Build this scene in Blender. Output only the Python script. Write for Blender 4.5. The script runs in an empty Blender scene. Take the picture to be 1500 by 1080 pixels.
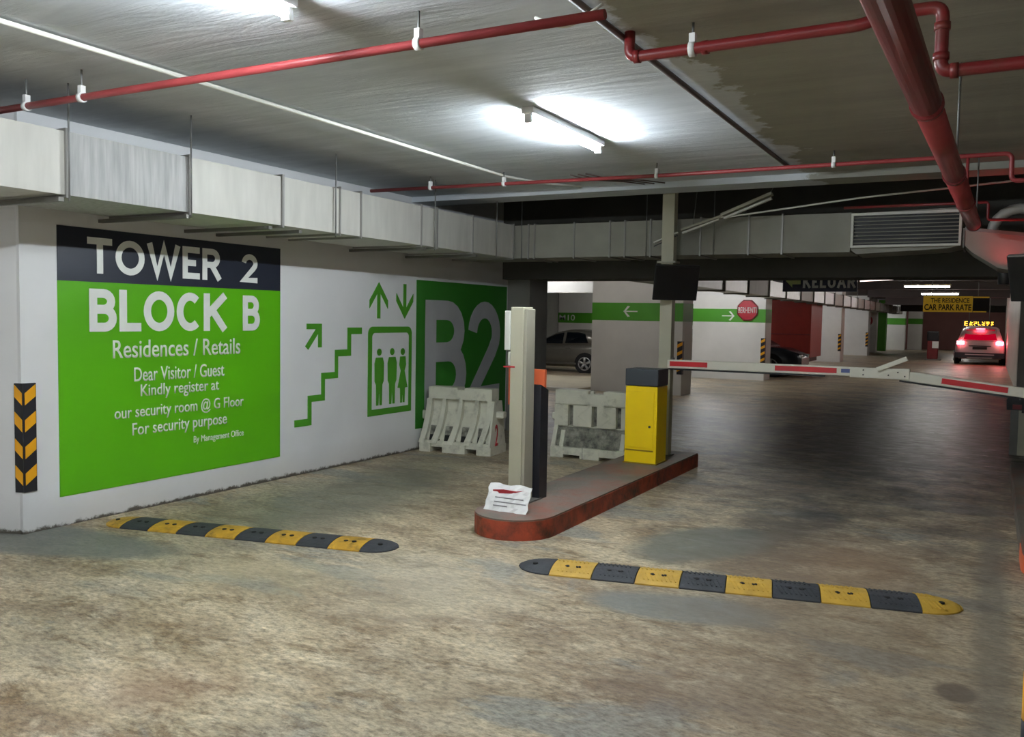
import bpy, bmesh, math, random
from mathutils import Vector, Matrix
random.seed(7)
S = bpy.context.scene
COL = S.collection
PI = math.pi

# ------------------------------------------------------------------ camera
cd = bpy.data.cameras.new('camera'); cam = bpy.data.objects.new('camera', cd); COL.objects.link(cam)
cd.sensor_fit = 'HORIZONTAL'; cd.sensor_width = 36.0; cd.lens = 36.0 * 1280 / 1500
cd.clip_start = 0.05; cd.clip_end = 300
_d = Vector((700.0, 63.0, -1280.0)).normalized()          # travel direction of the lane, in camera axes
_h = Vector((1, -0.0175, 0))
_u = _h.cross(_d).normalized()
if _u.y < 0: _u = -_u
_x = _d.cross(_u)
R3 = Matrix((_x, _d, _u))
cam.matrix_world = Matrix.Translation((0, 0, 1.6)) @ R3.to_4x4()
S.camera = cam

# ------------------------------------------------------------------ world, exposure
w = bpy.data.worlds.new('world'); S.world = w; w.use_nodes = True
w.node_tree.nodes['Background'].inputs[0].default_value = (0.5, 0.55, 0.6, 1)
w.node_tree.nodes['Background'].inputs[1].default_value = 0.02
S.view_settings.view_transform = 'Standard'; S.view_settings.look = 'None'
S.view_settings.exposure = 1.68; S.view_settings.gamma = 1.0
S.view_settings.use_curve_mapping = False
TUBE = 108.0          # strength of the near fluorescent tubes
FARTUBE = 34.0
TUBE_COL = (0.86, 0.94, 1.0)

# ------------------------------------------------------------------ materials
def hexc(r, g, b):
    f = lambda c: (c/255/12.92) if c/255 <= 0.04045 else ((c/255+0.055)/1.055)**2.4
    return (f(r), f(g), f(b), 1)
MATS = {}
def mat(name, rgb, rough=0.5, metal=0.0, var=0.0, scale=6.0, bump=0.0, bscale=40.0, dirt=None, dirt_amt=0.4, dirt_scale=3.0, emit=None, es=0, stretch=None, spec=0.5):
    if name in MATS: return MATS[name]
    m = bpy.data.materials.new(name); m.use_nodes = True; nt = m.node_tree; N = nt.nodes; L = nt.links
    b = N['Principled BSDF']; c = hexc(*rgb)
    b.inputs['Base Color'].default_value = c; b.inputs['Roughness'].default_value = rough; b.inputs['Metallic'].default_value = metal
    b.inputs['Specular IOR Level'].default_value = spec
    tc = N.new('ShaderNodeTexCoord'); mp = N.new('ShaderNodeMapping'); L.new(tc.outputs['Object'], mp.inputs[0])
    if stretch: mp.inputs['Scale'].default_value = stretch
    out = None
    n = N.new('ShaderNodeTexNoise'); n.inputs['Scale'].default_value = scale; n.inputs['Detail'].default_value = 6; L.new(mp.outputs[0], n.inputs[0])
    r = N.new('ShaderNodeValToRGB'); L.new(n.outputs[0], r.inputs[0])
    v = var if var else 0.04
    r.color_ramp.elements[0].position = 0.3; r.color_ramp.elements[1].position = 0.7
    r.color_ramp.elements[0].color = tuple(x*(1-v) for x in c[:3])+(1,); r.color_ramp.elements[1].color = tuple(min(1, x*(1+v)) for x in c[:3])+(1,)
    out = r.outputs[0]
    if dirt:
        n2 = N.new('ShaderNodeTexNoise'); n2.inputs['Scale'].default_value = dirt_scale; n2.inputs['Detail'].default_value = 9; n2.inputs['Roughness'].default_value = 0.7
        L.new(mp.outputs[0], n2.inputs[0])
        r2 = N.new('ShaderNodeValToRGB'); L.new(n2.outputs[0], r2.inputs[0])
        r2.color_ramp.elements[0].position = 0.62-dirt_amt*0.35; r2.color_ramp.elements[1].position = 0.78-dirt_amt*0.2
        mx = N.new('ShaderNodeMix'); mx.data_type = 'RGBA'
        L.new(r2.outputs[0], mx.inputs[0]); L.new(out, mx.inputs[6]); mx.inputs[7].default_value = hexc(*dirt); out = mx.outputs[2]
    L.new(out, b.inputs['Base Color'])
    if bump:
        n3 = N.new('ShaderNodeTexNoise'); n3.inputs['Scale'].default_value = bscale; n3.inputs['Detail'].default_value = 5; L.new(mp.outputs[0], n3.inputs[0])
        bp = N.new('ShaderNodeBump'); bp.inputs['Strength'].default_value = bump; bp.inputs['Distance'].default_value = 0.01
        L.new(n3.outputs[0], bp.inputs['Height']); L.new(bp.outputs[0], b.inputs['Normal'])
    if emit:
        b.inputs['Emission Color'].default_value = tuple(emit)+(1,); b.inputs['Emission Strength'].default_value = es
    MATS[name] = m; return m

def ramp(N, L, src, stops):
    r = N.new('ShaderNodeValToRGB'); L.new(src, r.inputs[0]); e = r.color_ramp.elements
    e[0].position, e[0].color = stops[0][0], stops[0][1]
    e[1].position, e[1].color = stops[-1][0], stops[-1][1]
    for p, c in stops[1:-1]:
        k = e.new(p); k.color = c
    return r.outputs[0]
def bw(v): return (v, v, v, 1)
def mixc(N, L, fac, a, b_):
    mx = N.new('ShaderNodeMix'); mx.data_type = 'RGBA'
    if isinstance(fac, float): mx.inputs[0].default_value = fac
    else: L.new(fac, mx.inputs[0])
    for s, i in ((a, 6), (b_, 7)):
        if isinstance(s, tuple): mx.inputs[i].default_value = s
        else: L.new(s, mx.inputs[i])
    return mx.outputs[2]
def math2(N, L, op, a, b_):
    m = N.new('ShaderNodeMath'); m.operation = op; m.use_clamp = False
    for s, i in ((a, 0), (b_, 1)):
        if isinstance(s, (int, float)): m.inputs[i].default_value = s
        else: L.new(s, m.inputs[i])
    return m.outputs[0]
def noise(N, L, vec, sc, det=6, rough=0.6, dist=0.0):
    n = N.new('ShaderNodeTexNoise'); n.inputs['Scale'].default_value = sc; n.inputs['Detail'].default_value = det
    n.inputs['Roughness'].default_value = rough; n.inputs['Distortion'].default_value = dist; L.new(vec, n.inputs[0]); return n.outputs[0]
def mapping(N, L, src, loc=(0,0,0), rot=(0,0,0), sc=(1,1,1)):
    m = N.new('ShaderNodeMapping'); m.inputs[1].default_value = loc; m.inputs[2].default_value = rot; m.inputs[3].default_value = sc
    L.new(src, m.inputs[0]); return m.outputs[0]

def floor_material():
    m = bpy.data.materials.new('stained_concrete_floor'); m.use_nodes = True; nt = m.node_tree; N = nt.nodes; L = nt.links
    b = N['Principled BSDF']; tc = N.new('ShaderNodeTexCoord'); O = tc.outputs['Object']
    V = mapping(N, L, O, rot=(0, 0, math.radians(28)), sc=(0.8, 1.5, 1))
    big = noise(N, L, V, 0.75, 5, 0.6, 0.6)
    med = noise(N, L, V, 5.0, 10, 0.72, 0.5)
    fine = noise(N, L, V, 24.0, 10, 0.8)
    base = ramp(N, L, big, [(0.33, hexc(136, 116, 94)), (0.45, hexc(170, 152, 124)), (0.55, hexc(194, 178, 148)), (0.7, hexc(158, 146, 128))])
    light = ramp(N, L, med, [(0.48, bw(0)), (0.66, bw(1))])
    c = mixc(N, L, math2(N, L, 'MULTIPLY', light, 0.6), base, hexc(224, 212, 186))
    V2 = mapping(N, L, O, loc=(3.1, 7.7, 0), rot=(0, 0, math.radians(20)), sc=(0.8, 1.7, 1))
    brown = ramp(N, L, noise(N, L, V2, 3.0, 12, 0.80, 0.5), [(0.50, bw(0)), (0.62, bw(1))])
    c = mixc(N, L, math2(N, L, 'MULTIPLY', brown, 0.8), c, hexc(116, 92, 62))
    V3 = mapping(N, L, O, loc=(13.1, -7.7, 0), rot=(0, 0, math.radians(26)), sc=(0.6, 1.4, 1))
    grey = ramp(N, L, noise(N, L, V3, 1.1, 8, 0.65, 0.5), [(0.56, bw(0)), (0.62, bw(1))])
    c = mixc(N, L, math2(N, L, 'MULTIPLY', grey, 0.7), c, hexc(138, 140, 134))
    sp = ramp(N, L, fine, [(0.38, bw(0.34)), (0.5, bw(0.96)), (0.6, bw(1.4))])
    mm = N.new('ShaderNodeMix'); mm.data_type = 'RGBA'; mm.blend_type = 'MULTIPLY'; mm.inputs[0].default_value = 0.85
    L.new(c, mm.inputs[6]); L.new(sp, mm.inputs[7]); c = mm.outputs[2]
    vb = ramp(N, L, noise(N, L, mapping(N, L, O, loc=(5, 2, 0)), 0.8, 4, 0.6), [(0.4, bw(0.82)), (0.6, bw(1.08))])
    mm = N.new('ShaderNodeMix'); mm.data_type = 'RGBA'; mm.blend_type = 'MULTIPLY'; mm.inputs[0].default_value = 1.0
    L.new(c, mm.inputs[6]); L.new(vb, mm.inputs[7]); c = mm.outputs[2]
    # shaped stains and patches: centre, half sizes, rotation, colour, strength
    def patch(c, cx, cy, rx, ry, rot, col, amt, ragged=0.5, soft=0.25):
        q = mapping(N, L, O, loc=(-cx, -cy, 0))
        q = mapping(N, L, q, rot=(0, 0, -math.radians(rot)))
        q = mapping(N, L, q, sc=(1/rx, 1/ry, 0))
        ln = N.new('ShaderNodeVectorMath'); ln.operation = 'LENGTH'; L.new(q, ln.inputs[0])
        nn = noise(N, L, O, 2.6, 8, 0.7)
        d = math2(N, L, 'ADD', ln.outputs['Value'], math2(N, L, 'MULTIPLY', math2(N, L, 'SUBTRACT', nn, 0.5), ragged*3))
        f = ramp(N, L, d, [(max(0, 0.9-soft), bw(1)), (1.0, bw(0))])
        return mixc(N, L, math2(N, L, 'MULTIPLY', f, amt), c, hexc(*col))
    c = patch(c, -0.9, 14.5, 2.6, 9.5, 0, (40, 36, 32), 0.94, 0.5, 0.45)      # large soft-edged dark patch beyond the barrier
    c = patch(c, -1.35, 6.8, 0.55, 1.5, 0, (52, 48, 42), 0.8, 0.35, 0.7)
    c = patch(c, -2.9, 4.3, 0.9, 0.9, 20, (216, 206, 182), 0.4, 0.6, 0.8)
    c = patch(c, -3.9, 3.9, 0.9, 0.5, 20, (206, 194, 160), 0.4, 0.6, 0.8)
    c = patch(c, -3.1, 2.45, 0.5, 0.35, 20, (134, 98, 74), 0.55, 0.7, 0.8)
    c = patch(c, -0.95, 3.6, 0.8, 0.6, 20, (112, 90, 74), 0.6, 0.7, 0.8)
    c = patch(c, -0.7, 6.2, 0.55, 0.9, 0, (150, 112, 78), 0.45, 0.5, 0.8)
    c = patch(c, -1.2, 7.6, 0.35, 0.55, 0, (34, 32, 30), 0.8, 0.4, 0.8)
    c = patch(c, -1.55, 6.6, 0.14, 0.35, 0, (60, 58, 52), 0.8, 0.4, 0.6)
    c = patch(c, -6.2, 3.6, 1.7, 0.42, 12, (104, 110, 108), 0.8, 0.12, 0.1)
    c = patch(c, -4.9, 6.2, 0.9, 2.6, 8, (100, 102, 92), 0.7, 0.2, 0.5)
    c = patch(c, -4.6, 12.5, 2.6, 4.0, 0, (88, 84, 76), 0.8, 0.3, 0.5)
    c = patch(c, -1.45, 4.65, 0.6, 0.27, 10, (124, 128, 124), 0.8, 0.15, 0.2)
    c = patch(c, -1.75, 6.1, 0.42, 0.75, -20, (104, 108, 100), 0.85, 0.2, 0.2)
    c = patch(c, -1.95, 2.35, 0.22, 0.1, 20, (150, 150, 142), 0.85, 0.1, 0.2)
    c = patch(c, -0.06, 4.2, 0.10, 0.13, 0, (84, 74, 66), 0.85, 0.05, 0.2)
    c = patch(c, 0.08, 5.5, 0.12, 4.2, 0, (112, 108, 100), 0.6, 0.1, 0.5)
    c = patch(c, -0.7, 5.0, 1.1, 2.4, 15, (132, 112, 92), 0.55, 0.4, 0.7)
    L.new(c, b.inputs['Base Color'])
    # worn, half polished surface: smoother farther along the lane
    rg = ramp(N, L, med, [(0.3, bw(0.24)), (0.6, bw(0.46)), (0.8, bw(0.65))])
    sep = N.new('ShaderNodeSeparateXYZ'); L.new(O, sep.inputs[0])
    far = N.new('ShaderNodeMapRange'); L.new(sep.outputs[1], far.inputs[0]); far.inputs[1].default_value = 4.0; far.inputs[2].default_value = 11.0
    far.inputs[3].default_value = 0.18; far.inputs[4].default_value = 0.0
    L.new(math2(N, L, 'ADD', rg, far.outputs[0]), b.inputs['Roughness'])
    b.inputs['Specular IOR Level'].default_value = 0.36
    bp = N.new('ShaderNodeBump'); bp.inputs['Strength'].default_value = 0.75; bp.inputs['Distance'].default_value = 0.014
    hh = math2(N, L, 'ADD', med, math2(N, L, 'MULTIPLY', fine, 0.3)); L.new(hh, bp.inputs['Height']); L.new(bp.outputs[0], b.inputs['Normal'])
    return m

def ceiling_material():
    m = bpy.data.materials.new('ceiling_concrete'); m.use_nodes = True; nt = m.node_tree; N = nt.nodes; L = nt.links
    b = N['Principled BSDF']; tc = N.new('ShaderNodeTexCoord'); O = tc.outputs['Object']
    V = mapping(N, L, O, sc=(0.5, 2.2, 1))
    a = ramp(N, L, noise(N, L, V, 2.2, 8, 0.65, 0.4), [(0.3, hexc(190, 196, 202)), (0.7, hexc(216, 221, 226))])
    d = ramp(N, L, noise(N, L, V, 1.6, 7, 0.6), [(0.3, hexc(146, 145, 136)), (0.7, hexc(168, 167, 156))])
    sep = N.new('ShaderNodeSeparateXYZ'); L.new(O, sep.inputs[0])
    edge = math2(N, L, 'ADD', sep.outputs[0], math2(N, L, 'MULTIPLY', math2(N, L, 'SUBTRACT', noise(N, L, O, 1.6, 6, 0.7), 0.56), 0.9))
    f = ramp(N, L, math2(N, L, 'ADD', math2(N, L, 'MULTIPLY', edge, 1.0), 2.0), [(0.45, bw(0)), (0.49, bw(1))])
    c = mixc(N, L, f, a, d)
    L.new(c, b.inputs['Base Color']); b.inputs['Roughness'].default_value = 0.85
    bp = N.new('ShaderNodeBump'); bp.inputs['Strength'].default_value = 0.6; bp.inputs['Distance'].default_value = 0.02
    h = math2(N, L, 'ADD', noise(N, L, mapping(N, L, O, sc=(0.35, 3.0, 1)), 3.0, 7, 0.65, 0.6), math2(N, L, 'MULTIPLY', noise(N, L, O, 26, 5, 0.6), 0.12))
    L.new(h, bp.inputs['Height']); L.new(bp.outputs[0], b.inputs['Normal'])
    return m

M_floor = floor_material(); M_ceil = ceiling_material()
M_wall = mat('white_wall_paint', (226, 226, 226), 0.6, var=0.05, scale=1.2, bump=0.25, bscale=9)
def base_grime(m, amp):
    nt = m.node_tree; N = nt.nodes; L = nt.links; b = N['Principled BSDF']; src = b.inputs['Base Color'].links[0].from_socket
    tc = N.new('ShaderNodeTexCoord'); sep = N.new('ShaderNodeSeparateXYZ'); L.new(tc.outputs['Object'], sep.inputs[0])
    h = math2(N, L, 'ADD', sep.outputs[2], math2(N, L, 'MULTIPLY', math2(N, L, 'SUBTRACT', noise(N, L, tc.outputs['Object'], 9, 8, 0.8), 0.5), -amp))
    f = ramp(N, L, h, [(0.012, bw(1)), (0.03, bw(0))])
    f2 = ramp(N, L, h, [(0.0, bw(0.35)), (0.28, bw(0))])
    c = mixc(N, L, f2, src, hexc(168, 160, 146)); c = mixc(N, L, f, c, hexc(86, 80, 70)); L.new(c, b.inputs['Base Color'])
base_grime(M_wall, 0.14)
M_wall2 = mat('white_column_paint', (222, 220, 214), 0.55, var=0.06, scale=1.5, bump=0.15, bscale=12)
M_grey = mat('grey_concrete', (128, 126, 120), 0.85, var=0.12, scale=1.5, bump=0.3, bscale=15)
M_beam = mat('dark_beam_concrete', (84, 82, 76), 0.9, var=0.12, scale=1.2, bump=0.3, bscale=10)
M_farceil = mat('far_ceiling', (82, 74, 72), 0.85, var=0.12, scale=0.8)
M_backwall = mat('reddish_back_wall', (138, 96, 90), 0.8, var=0.15, scale=0.7)  # reddish brown with slight tone variation
M_green = mat('sign_green', (92, 176, 20), 0.32, var=0.05, scale=1.0)
M_green2 = mat('painted_green', (72, 150, 30), 0.55, var=0.08, scale=2)
M_navy = mat('sign_dark_navy', (38, 42, 54), 0.35)
M_white = mat('lettering_white', (232, 234, 228), 0.45)
M_greyletter = mat('level_number_grey', (176, 176, 178), 0.6, var=0.06, scale=3)
M_duct = mat('galvanised_duct', (196, 194, 186), 0.55, metal=0.25, var=0.08, scale=3, stretch=(4, 4, 0.7), bump=0.08, bscale=3)
M_duct_far = mat('shaded_galvanised_duct', (148, 146, 136), 0.7, metal=0.1, var=0.1, scale=3)  # darker duct grey; the dim light over there is put into the colour
M_ribbed = mat('bright_ribbed_duct', (235, 235, 235), 0.4, metal=0.3)
M_duct_shiny = mat('bare_galvanised_sheet', (176, 176, 174), 0.62, metal=0.35, var=0.2, scale=5, stretch=(6, 6, 0.5))
M_flange = mat('duct_flange_grey', (150, 148, 144), 0.5, metal=0.5)
M_steel = mat('steel_bracket', (120, 118, 112), 0.5, metal=0.6)
M_rod = mat('hanger_rod', (130, 130, 128), 0.5, metal=0.5)
M_redpipe = mat('red_painted_pipe', (150, 58, 60), 0.38, var=0.12, scale=5)
M_redpipe2 = mat('deep_red_pipe', (124, 36, 38), 0.36, var=0.15, scale=5, dirt=(110, 60, 50), dirt_amt=0.3)
M_conduit = mat('white_conduit', (215, 214, 205), 0.45)
M_brown = mat('brown_conduit', (92, 74, 70), 0.5)
M_black = mat('black_plastic', (18, 20, 24), 0.45)
M_void = mat('unlit_recess_dark', (46, 46, 50), 0.9)  # near-black colour stands in for the recess getting no light
M_kerbred = mat('worn_red_kerb_paint', (172, 72, 44), 0.6, var=0.25, scale=4, dirt=(70, 44, 34), dirt_amt=0.55, dirt_scale=5, bump=0.3, bscale=30)
M_kerbtop = mat('worn_island_top', (112, 104, 94), 0.65, var=0.2, scale=3, dirt=(132, 82, 66), dirt_amt=0.45, dirt_scale=2.2, bump=0.3, bscale=30)
M_beige = mat('beige_painted_steel', (186, 182, 160), 0.5, var=0.05, scale=3)
M_beige_d = mat('shaded_beige_side_steel', (168, 164, 146), 0.5)
M_yellow = mat('bright_yellow_steel', (252, 214, 0), 0.35, var=0.03)
M_yellow_d = mat('yellow_seam', (150, 118, 0), 0.5)
M_char = mat('charcoal_steel', (58, 62, 68), 0.45)
M_rubber = mat('black_rubber', (52, 54, 58), 0.7, var=0.15, scale=8, bump=0.4, bscale=60)
M_hy = mat('hump_yellow', (196, 150, 44), 0.65, var=0.2, scale=10, dirt=(110, 88, 40), dirt_amt=0.35, dirt_scale=9, bump=0.4, bscale=50)
M_hy2 = mat('hump_yellow_clean', (198, 158, 58), 0.6, var=0.15, scale=10, bump=0.4, bscale=50)
M_hole = mat('bolt_hole_black', (14, 13, 12), 0.8)
M_barrier = mat('dirty_white_plastic', (214, 212, 194), 0.55, var=0.10, scale=5, dirt=(168, 166, 150), dirt_amt=0.3, dirt_scale=6, bump=0.2, bscale=10)
M_grime_shade = mat('grime_and_slot_shade', (168, 166, 150), 0.65, var=0.1, scale=6, dirt=(66, 64, 58), dirt_amt=0.85, dirt_scale=9)  # grime in the lower recesses, painted shade in the slots
M_redpaint = mat('red_marker_paint', (176, 34, 40), 0.5)
M_reflect = mat('red_reflective_tape', (205, 40, 48), 0.3)
M_boom = mat('white_boom', (226, 222, 206), 0.4, var=0.03)
M_orange = mat('orange_panel', (222, 104, 62), 0.5)
M_paper = mat('white_paper', (238, 236, 234), 0.7)
M_paperred = mat('paper_red_print', (178, 42, 52), 0.7)
M_papergrey = mat('paper_grey_print', (150, 146, 148), 0.7)
M_hazy = mat('hazard_yellow', (236, 166, 20), 0.4)
M_hazk = mat('hazard_black', (26, 26, 34), 0.45)
M_glass = mat('dark_car_glass', (14, 18, 22), 0.08, spec=0.6)
M_silver = mat('silver_car_paint', (112, 108, 98), 0.3, metal=0.45)
M_carwhite = mat('white_car_paint', (205, 198, 200), 0.3)
M_cardark = mat('dark_car_paint', (44, 48, 56), 0.25)
M_vanred = mat('red_truck_paint', (150, 42, 30), 0.45, var=0.08)
M_tyre = mat('tyre_rubber', (20, 20, 21), 0.8)
M_alloy = mat('alloy_wheel', (190, 190, 190), 0.3, metal=0.7)
M_stop = mat('stop_sign_red', (168, 24, 40), 0.4)
M_bluek = mat('exit_sign_navy', (16, 20, 60), 0.4)
M_ygrey = mat('exit_arrow_pale', (206, 214, 140), 0.5)
M_exitletter = mat('exit_letter_grey', (228, 228, 228), 0.5)
M_yboard = mat('fee_board_yellow', (240, 190, 44), 0.5, emit=(0.75, 0.45, 0.04), es=0.03)
M_kblack = mat('print_black', (30, 24, 20), 0.6)
M_blueprint = mat('sticker_blue', (96, 108, 160), 0.5)
M_tail = mat('tail_lamp', (255, 60, 60), 0.3, emit=(1.0, 0.05, 0.08), es=9)
M_tailcore = mat('tail_lamp_core', (255, 200, 200), 0.3, emit=(1.0, 0.55, 0.5), es=14)
M_redglass = mat('red_lit_rear_glass', (90, 8, 14), 0.15, emit=(0.8, 0.0, 0.03), es=0.15)
M_led = mat('amber_led', (255, 150, 20), 0.4, emit=(1.0, 0.42, 0.03), es=2.0)
M_redglow = mat('added_red_glow', (255, 40, 40), 0.3, emit=(1.0, 0.03, 0.05), es=55)  # emitter of the added lamp that reddens the duct lip
M_tube = mat('fluorescent_tube', (255, 255, 255), 0.4, emit=TUBE_COL, es=TUBE)
M_tubefar = mat('fluorescent_tube_far', (255, 255, 255), 0.4, emit=(1.0, 0.96, 0.92), es=FARTUBE)
M_tubebay = mat('fluorescent_tube_bay', (255, 255, 255), 0.4, emit=(0.95, 0.97, 1.0), es=80)
M_tubewarm = mat('warm_tube', (255, 240, 235), 0.4, emit=(1.0, 0.78, 0.72), es=1.0)
M_fixture = mat('light_batten_body', (228, 228, 226), 0.4)
M_plug = mat('knob_dark', (50, 46, 40), 0.5)

# ------------------------------------------------------------------ mesh helpers
class MB:
    def __init__(s): s.bm = bmesh.new()
    def box(s, x0, y0, z0, x1, y1, z1, bev=0.0, mtx=None):
        vs = [s.bm.verts.new(p) for p in ((x0,y0,z0),(x1,y0,z0),(x1,y1,z0),(x0,y1,z0),(x0,y0,z1),(x1,y0,z1),(x1,y1,z1),(x0,y1,z1))]
        fs = [s.bm.faces.new([vs[i] for i in f]) for f in ((3,2,1,0),(4,5,6,7),(0,1,5,4),(1,2,6,5),(2,3,7,6),(3,0,4,7))]
        if bev:
            es = {e for f in fs for e in f.edges}
            r = bmesh.ops.bevel(s.bm, geom=list(es), offset=bev, segments=2, affect='EDGES', profile=0.5)
            if mtx is not None: bmesh.ops.transform(s.bm, matrix=mtx, verts=list({v for f in r['faces'] for v in f.verts}))
        elif mtx is not None: bmesh.ops.transform(s.bm, matrix=mtx, verts=vs)
        return s
    def prism(s, pts, axis, a0, a1):
        """pts 2D outline; axis 'x': pts are (y,z); 'y': (x,z); 'z': (x,y)"""
        def P(p, a): return {'x': (a, p[0], p[1]), 'y': (p[0], a, p[1]), 'z': (p[0], p[1], a)}[axis]
        A = [s.bm.verts.new(P(p, a0)) for p in pts]; B = [s.bm.verts.new(P(p, a1)) for p in pts]
        n = len(pts)
        s.bm.faces.new(A); s.bm.faces.new(B[::-1])
        for i in range(n): s.bm.faces.new((A[i], B[i], B[(i+1) % n], A[(i+1) % n]))
        return s
    def tube(s, path, r, seg=12, caps=True):
        path = [Vector(p) for p in path]; rings = []
        prev = None
        for i, p in enumerate(path):
            if i == 0: t = path[1]-p
            elif i == len(path)-1: t = p-path[i-1]
            else: t = (path[i+1]-p).normalized()+(p-path[i-1]).normalized()
            t.normalize()
            if prev is None:
                a = Vector((0,0,1)) if abs(t.z) < 0.9 else Vector((1,0,0))
                n = t.cross(a).normalized()
            else:
                n = (prev-t*prev.dot(t)).normalized()
            prev = n; b = t.cross(n)
            rr = r[i] if isinstance(r, (list, tuple)) else r
            rings.append([s.bm.verts.new(p+(n*math.cos(2*PI*k/seg)+b*math.sin(2*PI*k/seg))*rr) for k in range(seg)])
        for A, B in zip(rings, rings[1:]):
            for k in range(seg):
                f = s.bm.faces.new((A[k], A[(k+1)%seg], B[(k+1)%seg], B[k])); f.smooth = True
        if caps:
            s.bm.faces.new(rings[0][::-1]); s.bm.faces.new(rings[-1])
        return s
    def disc(s, c, r, axis, depth, seg=20, r2=None):
        c = Vector(c); ax = {'x': Vector((1,0,0)), 'y': Vector((0,1,0)), 'z': Vector((0,0,1))}[axis]
        return s.tube([c-ax*depth/2, c+ax*depth/2], [r, r2 if r2 is not None else r], seg)
    def xf(s, m): bmesh.ops.transform(s.bm, matrix=m, verts=s.bm.verts); return s
    def build(s, name, m, parent=None, loc=None):
        bmesh.ops.recalc_face_normals(s.bm, faces=s.bm.faces)
        me = bpy.data.meshes.new(name); s.bm.to_mesh(me); s.bm.free()
        me.materials.append(m)
        o = bpy.data.objects.new(name, me); COL.objects.link(o)
        if parent is not None: o.parent = parent
        if loc: o.location = loc
        return o
def tag(o, label=None, cat=None, group=None, kind=None):
    if label: o['label'] = label
    if cat: o['category'] = cat
    if group: o['group'] = group
    if kind: o['kind'] = kind
    return o
def empty(name, loc, label, cat, group=None, rz=0):
    o = bpy.data.objects.new(name, None); COL.objects.link(o); o.location = loc; o.rotation_euler = (0, 0, rz)
    o.empty_display_size = 0.1
    return tag(o, label, cat, group)
def struct(o): o['kind'] = 'structure'; return o
def copy_tree(o, parent=None):
    c = o.copy(); COL.objects.link(c)
    if parent is not None: c.parent = parent
    for ch in list(o.children): copy_tree(ch, c)
    return c
def bx(*a, bev=0.0): return MB().box(*a, bev=bev)

def text_mesh(body, w, h, thick=0.004, bold=0.0, space=1.0):
    """mesh of the words in the local XZ plane, bottom-left at origin, facing -Y"""
    cu = bpy.data.curves.new('t', 'FONT'); cu.body = body; cu.size = 1.0; cu.offset = bold; cu.extrude = 0.0; cu.resolution_u = 4
    cu.space_character = space
    o = bpy.data.objects.new('t', cu); COL.objects.link(o)
    dg = bpy.context.evaluated_depsgraph_get(); dg.update()
    me = bpy.data.meshes.new_from_object(o.evaluated_get(dg))
    bpy.data.objects.remove(o); bpy.data.curves.remove(cu)
    bm = bmesh.new(); bm.from_mesh(me); bpy.data.meshes.remove(me)
    xs = [v.co.x for v in bm.verts]; ys = [v.co.y for v in bm.verts]
    x0, x1, y0, y1 = min(xs), max(xs), min(ys), max(ys)
    for v in bm.verts:
        v.co = Vector(((v.co.x-x0)/(x1-x0)*w, 0, (v.co.y-y0)/(y1-y0)*h))
    g = bmesh.ops.extrude_face_region(bm, geom=list(bm.faces))
    vs = [e for e in g['geom'] if isinstance(e, bmesh.types.BMVert)]
    bmesh.ops.translate(bm, verts=vs, vec=(0, -thick, 0))
    bmesh.ops.recalc_face_normals(bm, faces=bm.faces)
    return bm
def text(name, body, w, h, loc, rz, m, parent, thick=0.004, bold=0.0, space=1.0, rx=0.0):
    bm = text_mesh(body, w, h, thick, bold, space)
    me = bpy.data.meshes.new(name); bm.to_mesh(me); bm.free(); me.materials.append(m)
    o = bpy.data.objects.new(name, me); COL.objects.link(o); o.parent = parent
    o.location = loc; o.rotation_euler = (rx, 0, rz)
    return o
WX = -5.95                       # plane of the left wall
def walltext(name, body, y0, z0, y1, z1, m, parent, bold=0.0, off=0.006, space=1.0):
    p = parent.location
    return text(name, body, y1-y0, z1-z0, (WX+off-p.x, y0-p.y, z0-p.z), PI/2, m, parent, 0.003, bold, space)
def wallpoly(name, polys, m, parent, off=0.0005, th=0.005):
    mb = MB(); p = parent.location
    for i, q in enumerate(polys): mb.prism([(a-p.y, b-p.z) for a, b in q], 'x', WX+off-p.x, WX+off+th+i*.0015-p.x)
    return mb.build(name, m, parent)
def circle(cy, cz, r, n=20): return [(cy+r*math.cos(2*PI*i/n), cz+r*math.sin(2*PI*i/n)) for i in range(n)]

def arc(cx, cy, rx, ry, a0, a1, n=10): return [(cx+rx*math.cos(math.radians(a0+(a1-a0)*i/n)), cy+ry*math.sin(math.radians(a0+(a1-a0)*i/n))) for i in range(n+1)]
GLYPH = {   # centre lines in a unit box, (closed, points)
 'T': [(0, [(0,1),(1,1)]), (0, [(.5,1),(.5,0)])],
 'O': [(1, arc(.5,.5,.5,.5,0,360,28)[:-1])],
 'W': [(0, [(0,1),(.25,0),(.5,1),(.75,0),(1,1)])],
 'E': [(0, [(1,1),(0,1),(0,0),(1,0)]), (0, [(0,.5),(.88,.5)])],
 'R': [(0, [(0,0),(0,1)]), (0, [(0,1),(.5,1)]+arc(.55,.74,.4,.26,90,-90)+[(0,.48)]), (0, [(.5,.48),(1,0)])],
 'B': [(0, [(0,0),(0,1)]), (0, [(0,1),(.5,1)]+arc(.52,.765,.4,.235,90,-90)+[(.5,.53),(0,.53)]), (0, [(0,.53),(.5,.53)]+arc(.58,.265,.42,.265,90,-90)+[(.5,0),(0,0)])],
 'L': [(0, [(0,1),(0,0),(1,0)])],
 'C': [(0, arc(.55,.5,.55,.5,48,312,22))],
 'K': [(0, [(0,0),(0,1)]), (0, [(1,1),(.05,.42)]), (0, [(.3,.6),(1,0)])],
 '2': [(0, arc(.5,.72,.5,.28,175,-20,14)+[(.82,.5),(0,0),(1,0)])],
 'U': [(0, [(0,1),(0,.35)]+arc(.5,.35,.5,.35,180,360,12)+[(1,1)])],
 'A': [(0, [(0,0),(.5,1),(1,0)]), (0, [(.2,.32),(.8,.32)])],
}
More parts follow.
